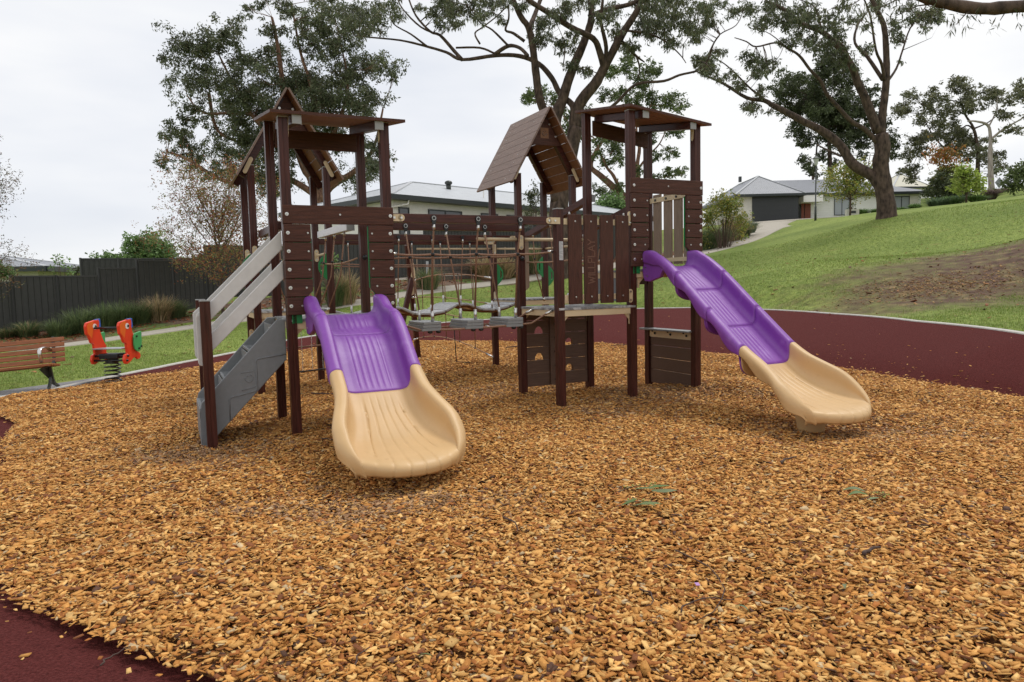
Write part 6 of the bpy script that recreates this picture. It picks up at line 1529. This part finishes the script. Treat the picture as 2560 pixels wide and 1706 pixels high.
# ------------------------------------------------------------ street furniture and small things
q = at_ground(2038, 47); zt = P(2038,390,47).z; H_ = zt-q[2]
lp = empty('street_lamp', q, label='black post top street lamp in front of the hillside house', cat='street lamp')
mb = MB(); mb.tube([(0,0,-.2),(0,0,.9),(0,0,.92),(0,0,H_-.62)], [.075,.07,.045,.04], 12); mb.build('pole', M['castiron'], lp, smooth=True)
mb = MB(); mb.tube([(0,0,H_-.62),(0,0,H_-.56),(0,0,H_-.20)], [.06,.10,.19], 8); mb.build('lantern', mat('frosted lantern glass', (.55,.56,.56), .3), lp)
mb = MB(); mb.tube([(0,0,H_-.20),(0,0,H_-.17),(0,0,H_-.04),(0,0,H_+.03)], [.24,.23,.08,.02], 8); mb.build('lantern_roof', M['castiron'], lp)
q = P(2498,472,70); sg = empty('road_sign', (q.x, 70, g1(q.x, 70)), .2, label='grey back of a diamond road sign on the crest', cat='road sign')
zc = P(2501,457,70).z-g1(q.x, 70)
mb = MB(); mb.cyl((0,.04,-.2),(0,.04,zc+.5),.035,8); mb.build('sign_post', M['galv'], sg)
mb = MB(); mb.prism([(0,zc-.52),(.52,zc),(0,zc+.52),(-.52,zc)],'y',-.01,.01); mb.build('diamond_plate', mat('dull sign back',(.22,.23,.24),.5,metal=.3), sg)
mb = MB(); mb.box((-.32,-.01,zc-1.15),(.32,.01,zc-.62)); mb.build('square_plate', mat('dull plate back',(.26,.27,.27),.5,metal=.3), sg)
def rock(px, py, d, r, lb, seed):
    rg = random.Random(seed); q = P(px, py, d); z_ = g1(q.x, d); mb = MB(); mb.ball((0,0,0), r, 10, 7, (1.25,1,.7)); 
    mb.v = [(v[0]*(1+rg.uniform(-.12,.12)), v[1]*(1+rg.uniform(-.12,.12)), v[2]*(1+rg.uniform(-.12,.12))) for v in mb.v]
    o = mb.build('boulder', ROCK, None, smooth=True); o.location = (q.x, d, z_+r*.35); tag(o, lb, 'boulder', 'boulders on the crest')
ROCK = mat('brown rock', (0.12,0.085,0.065), .9, .4, nscale=3, bump=1, bscale=8)
for i, (px, r, lb) in enumerate(((2470,.55,'left brown boulder below the pale trunk'),(2492,.45,'middle brown boulder below the road sign'),(2512,.35,'right small boulder below the road sign'),(2480,.3,'little boulder between the two larger ones'))): rock(px, 478, 69.5-(i == 3)*1.2, r, lb, i)
q = P(2130,537,59); mb = MB(); o = empty('letterbox', (q.x, 59, g1(q.x, 59)), label='low cream brick letterbox in front of the hillside house', cat='letterbox')
mb.box((-.5,-.2,-.2),(.5,.2,.55)); mb.build('pillar', M['hwall2'], o, bevel=.02); mb = MB(); mb.box((-.22,-.215,.22),(.22,-.201,.42)); mb.build('mail_slot', M['frame'], o)
# timber stakes beside young plants
for i, (px, yb, d, hp) in enumerate(((1047,725,28,72),(1090,722,28.3,68),(1267,690,31.5,70),(1793,600,44,28),(1805,600,44,26))):
    x_, y_, z_ = at_ground(px, d); mb = MB(); mb.bar((0,0,-.2),(.02,0,hp*d/F_PX),.045,.045,up=(0,1,0)); o = mb.build('garden_stake', M['tan_board'], None); o.location = (x_, y_, z_)
    tag(o, ['pale timber stake left behind the rope bridge','pale timber stake right behind the rope bridge','pale stake behind the middle deck','left thin stake in the bed beside the curving path','right thin stake in the bed beside the curving path'][i], 'garden stake', 'timber plant stakes')

# bench
bd = Vector((-8.19+7.09-.0, 0, 0))
Bq = Vector((-7.17, 11.42, 0)); fd = Vector((.905, .425, 0)).normalized()
# bench runs away to the left and towards us; its back is on the lawn side
rzb = .24
bn = empty('park_bench', (-7.20, 11.20, .012), rzb, label='timber slatted park bench with dark cast legs on the grey slab', cat='bench')
bn.rotation_euler = (0, -.07, rzb)
LB = 1.85    # local x from -LB to 0 along the bench, y towards its back
for k in range(5):
    z_ = .435+.081*k; y_ = .215+.020*k
    mb = MB(); mb.box((-LB-.05,-.016,-.033),(.10,.016,.033)); o = mb.build('back_slat', M['timber'], bn, bevel=.006); o.location = (0, y_, z_); o.rotation_euler = (-.25,0,0)
for k in range(5):
    mb = MB(); y_ = -.235+.092*k; mb.box((-LB-.05,-.038,-.018),(.04,.038,.018)); o = mb.build('seat_slat', M['timber'], bn, bevel=.006); o.location = (0, y_, .405-.012*k+(.0 if k else -.004))
for x_ in (-.06, -LB+.06, -LB/2):
    mb = MB(); h_ = .022
    sl_ = lambda pts: mb.prism(pts, 'x', x_-h_, x_+h_)
    sl_([(-.27,.385),(.17,.335),(.20,.33),(.235,.40),(.335,.80),(.305,.81),(.205,.44),(.15,.375),(-.27,.41)][::-1])
    sl_([(-.20,.36),(-.02,.37),(.02,.12),(.06,.06),(.24,.0),(.24,.03),(.10,.09),(.06,.15),(.03,.355),(.03,.36)][::-1])
    sl_([(-.02,.16),(-.05,.10),(-.17,.0),(-.24,0),(-.24,.03),(-.17,.04),(-.07,.13),(-.05,.2)][::-1])
    mb.build('leg_frame', M['castiron'], bn, bevel=.006)
    for y_ in (-.24, .24):
        mb = MB(); mb.box((x_-.04,y_-.045,-.004),(x_+.04,y_+.045,.012)); mb.build('foot_plate', M['galv'], bn)
for x_ in (-.10,):
    mb = MB(); mb.tube([(x_,.235,.60),(x_,.15,.645),(x_,.0,.66),(x_,-.13,.655),(x_,-.19,.625),(x_,-.195,.57),(x_,-.17,.44)], .016, 8); mb.v = [(x_+(v[0]-x_)*1.9, v[1], v[2]) for v in mb.v]; mb.build('armrest', M['metal'], bn, smooth=True)

# spring toy: two orange red bird shaped sides on a coil
tz = .0
tv = empty('spring_rider', (-6.74, 11.97, -.02), -.08, label='orange red bird shaped spring rider on a black coil spring', cat='spring toy')
mb = MB(); mb.tube([(.118*cos(t), .118*sin(t), .04+.30*t/(2*pi*4.6)) for t in np.linspace(0, 2*pi*4.6, 140)], .0125, 8); mb.build('coil_spring', M['black'], tv, smooth=True)
mb = MB(); mb.cyl((0,0,-.03),(0,0,.035),.14,24); mb.build('base_plate', M['black'], tv)
mb = MB(); mb.cyl((0,0,.335),(0,0,.40),.10,20); mb.build('top_plate', M['black'], tv)
# left and right sides (local x = across, y = fore and aft); outline of a bird in y, z
bird = [(-.10,.33),(-.13,.40),(-.10,.48),(-.03,.50),(-.05,.66),(-.11,.69),(-.16,.80),(-.21,.84),(-.225,.97),(-.19,1.03),(.0,1.06),(.11,1.07),(.13,1.03),(.12,.94),(.14,.86),(.20,.72),(.28,.60),(.26,.50),(.31,.48),(.335,.43),(.31,.38),(.25,.37),(.19,.42),(.12,.40),(.02,.34),(-.05,.32)]
for s_ in (-1, 1):
    x_ = s_*.285
    mb = MB(); mb.prism(bird, 'x', x_-.022, x_+.022); sd2 = mb.build('side_panel', M['red'], tv, bevel=.010, seg=3)
    mb = MB(); mb.prism([(-.19,.86),(-.195,.98),(-.14,1.03),(-.04,1.045),(-.02,.98),(-.05,.88),(-.09,.76),(-.13,.80)], 'x', x_-.024, x_+.024); mb.build('face_patch', M['orange'], sd2)
    mb = MB(); mb.tube([(x_-.026,-.0,.955),(x_+.026,-.0,.955)], .050, 16); ey = mb.build('eye', M['white'], sd2)
    mb = MB(); mb.tube([(x_-.029,.02,.955),(x_+.029,.02,.955)], .024, 12); mb.build('pupil', M['black'], ey)
    mb = MB(); mb.prism([(.02,1.075),(.16,1.08),(.17,.94),(.12,.90),(.08,1.0)], 'x', x_-.018, x_+.018); mb.build('crest', M['blue'], sd2, bevel=.005)
    xw = x_+s_*.045
    mb = MB(); mb.prism([(.11,.62),(.11,.76),(.15,.82),(.32,.85),(.345,.81),(.33,.75),(.335,.68),(.32,.58),(.26,.51),(.19,.51),(.13,.55)], 'x', xw-.013, xw+.013); wg = mb.build('wing', M['green2'], sd2, bevel=.008)
    for y_, z_ in ((.18,.77),(.30,.59),(.23,.56)):
        mb = MB(); mb.cyl((xw+s_*.012,y_,z_),(xw+s_*.03,y_,z_),.016,8); mb.build('bolt_cap', M['black'], wg)
for p, q in (((-.30,-.02,.93),(.30,-.02,.93)), ((-.33,-.04,.46),(.33,-.04,.46)), ((-.33,-.07,.385),(.33,-.07,.385)), ((-.3,.22,.47),(.3,.22,.47))):
    mb = MB(); mb.cyl(p, q, .018, 10); mb.build('cross_bar', M['black'], tv, smooth=True)
mb = MB(); mb.box((-.26,-.12,.575),(.26,.17,.592)); mb.build('seat', M['galv'], tv, bevel=.004)
mb = MB(); mb.box((-.17,-.10,.41),(.17,.12,.50)); mb.build('seat_support', M['black'], tv, bevel=.02)

# eucalyptus sprigs dropped on the chips, twigs, loose leaves
def chipz(x, y): return float(chip_h(np.array(x), np.array(y)))
SPR = [(0.13,0.21,0.06),(0.19,0.26,0.11),(0.22,0.28,0.14)]
def sprig(px, py, lb, seed, n=7, size=.13, a0=0):
    q = P(px, py, 1); t = -EYE/(q.z-EYE) if q.z != EYE else 1; x_, y_ = q.x*t, q.y*t
    rg = random.Random(seed); root = empty('eucalyptus_sprig', (x_, y_, chipz(x_, y_)+.03), label=lb, cat='leaf sprig', group='green sprigs on the wood chips')
    mb = MB(); mb.tube([(-.13,-.05,0),(-.02,0,.012),(.12,.05,.0)], [.003,.0025,.002], 5); mb.build('stem', M['stem'], root)
    for i in range(n):
        a = a0+rg.uniform(-.7,.7)+(pi if i % 3 == 0 else 0)*.15; l_ = size*rg.uniform(.75,1.2); w = l_*.10; c = Vector((rg.uniform(-.11,.08), rg.uniform(-.09,.09), rg.uniform(.0,.02)))
        d = Vector((cos(a), sin(a), rg.uniform(-.05,.18))); s2 = Vector((-sin(a), cos(a), rg.uniform(-.5,.5)))
        V = []; m_ = 8
        for k in range(m_+1):
            f = k/m_; p = c+d*l_*f+s2*(.18*l_*sin(pi*f)*(1 if i % 2 else -1))*.6+Vector((0,0,.012*sin(pi*f))); ww = w*sin(pi*min(1,f*.96+.03))**.8
            V += [p-s2*ww, p+Vector((0,0,-.002)), p+s2*ww]
        F = [(3*k, 3*k+1, 3*k+4, 3*k+3) for k in range(m_)]+[(3*k+1, 3*k+2, 3*k+5, 3*k+4) for k in range(m_)]
        col = np.array(SPR[i % 3])*rg.uniform(.8,1.15)
        np_mesh('leaf', np.array([tuple(v) for v in V]), np.array(F), M['leaf'], np.tile(col, (len(F), 1)), root, smooth=True)
    mb = MB()
    for _ in range(9): mb.ball((rg.uniform(-.12,.12), rg.uniform(-.05,.07), .012), .006, 6, 4)
    mb.build('buds', mat('yellow green buds', (.35,.40,.10), .7), root, smooth=True)
sprig(1600, 1236, 'green leaf sprig on the chips at upper left of the pair', 1, 5, .15, .1)
sprig(1588, 1276, 'grey green leaf sprig just below the other one', 2, 5, .12, -.5)
sprig(2188, 1256, 'grey green leaf sprig with yellow buds at the right', 3, 6, .13, pi-.2)
def on_chips(px, py):
    q = P(px, py, 1); t = -EYE/(q.z-EYE); return q.x*t, q.y*t
TW = mat('dark twig', (0.075,0.045,0.035), .85, .3, nscale=30)
twl = ['dark twig in front of the left slide','thin curved twig near the bottom right','long thin dark twig low in the middle','short twig right of the long slide exit','curved twig left of the purple scrap','twig lying over the maroon rubber edge','dark stick beneath the staircase tower','bark strip near the right edge','thin twig at bottom centre','stick beside the left slide exit','short bark piece between the slides','small stick behind the climbing wall']
tws = [((1255,1305),(1290,1340),.5,.006),((1690,1380),(1745,1560),.6,.004),((1700,1540),(1840,1500),.6,.004),((2250,1045),(2310,1040),.4,.006),((1600,1475),(1615,1530),.6,.004),((250,1690),(330,1640),.4,.004),((778,988),(836,992),.3,.012),((2160,1410),(2205,1392),.3,.012),((890,1690),(930,1640),.5,.004),((805,1108),(842,1110),.1,.007),((1955,1165),(1990,1145),.3,.010),((1528,868),(1590,866),.2,.010)]
for i, ((a, b_, cv, r_), lb) in enumerate(zip(tws, twl)):
    x0_, y0_ = on_chips(*a); x1_, y1_ = on_chips(*b_); rg = random.Random(i); mb = MB(); pts = []
    for t in np.linspace(0, 1, 8):
        x_ = lerp(x0_, x1_, t)-(y1_-y0_)*cv*.35*sin(pi*t)+rg.uniform(-.008,.008); y_ = lerp(y0_, y1_, t)+(x1_-x0_)*cv*.35*sin(pi*t)+rg.uniform(-.008,.008); pts.append(Vector((x_, y_, chipz(x_, y_)+.028+rg.uniform(0,.008))))
    c0 = pts[0].copy(); mb.tube([p-c0 for p in pts], [r_*(1-.5*t) for t in np.linspace(0, 1, 8)], 6)
    o = mb.build('twig', TW, None, smooth=True); o.location = c0; tag(o, lb, 'twig', 'twigs lying on the ground')
for i, (px, py, col, lb) in enumerate(((1855,1520,(0.17,0.24,0.13),'small green gum leaf near the bottom right'),(1958,1530,(0.33,0.34,0.22),'pale curled leaf at the bottom right'),(1062,1655,(0.15,0.20,0.08),'green leaf at the bottom middle'),(2112,1490,(0.22,0.27,0.15),'grey green leaf right of centre low down'),(2330,1290,(.16,.10,.06),'brown curled leaf at right'),(1810,1335,(.26,.10,.04),'rust coloured leaf right of centre'),(2420,1440,(.24,.09,.045),'rust coloured bark flake at the far right'),(1270,1545,(.22,.09,.06),'brown fallen leaf low in the middle'))):
    x_, y_ = on_chips(px, py); rg = random.Random(50+i); V = []; m_ = 8; l_ = .07
    for k in range(m_+1):
        f = k/m_; w = l_*.13*sin(pi*min(1, f*.95+.03)); V += [(-w, (f-.5)*l_, .010*sin(pi*f)), (0, (f-.5)*l_, .010*sin(pi*f)-.003), (w, (f-.5)*l_, .010*sin(pi*f))]
    F = [(3*k, 3*k+1, 3*k+4, 3*k+3) for k in range(m_)]+[(3*k+1, 3*k+2, 3*k+5, 3*k+4) for k in range(m_)]
    o = np_mesh('fallen_leaf', np.array(V), np.array(F), M['leaf'], np.tile(np.array(col), (len(F), 1)), None, smooth=True); o.location = (x_, y_, chipz(x_, y_)+.032); o.rotation_euler = (rg.uniform(-.2,.2), rg.uniform(-.3,.3), rg.uniform(0, 6)); tag(o, lb, 'leaf', 'single leaves on the wood chips')
x_, y_ = on_chips(1743, 1466); mb = MB(); mb.prism([(-.012,-.010),(.010,-.012),(.013,.009),(-.009,.012)], 'z', 0, .002); o = mb.build('paper_scrap', mat('lilac paper', (.42,.22,.50), .6), None); o.location = (x_, y_, chipz(x_, y_)+.03); o.rotation_euler = (.3,.1,.4); tag(o, 'tiny lilac scrap on the wood chips', 'scrap')
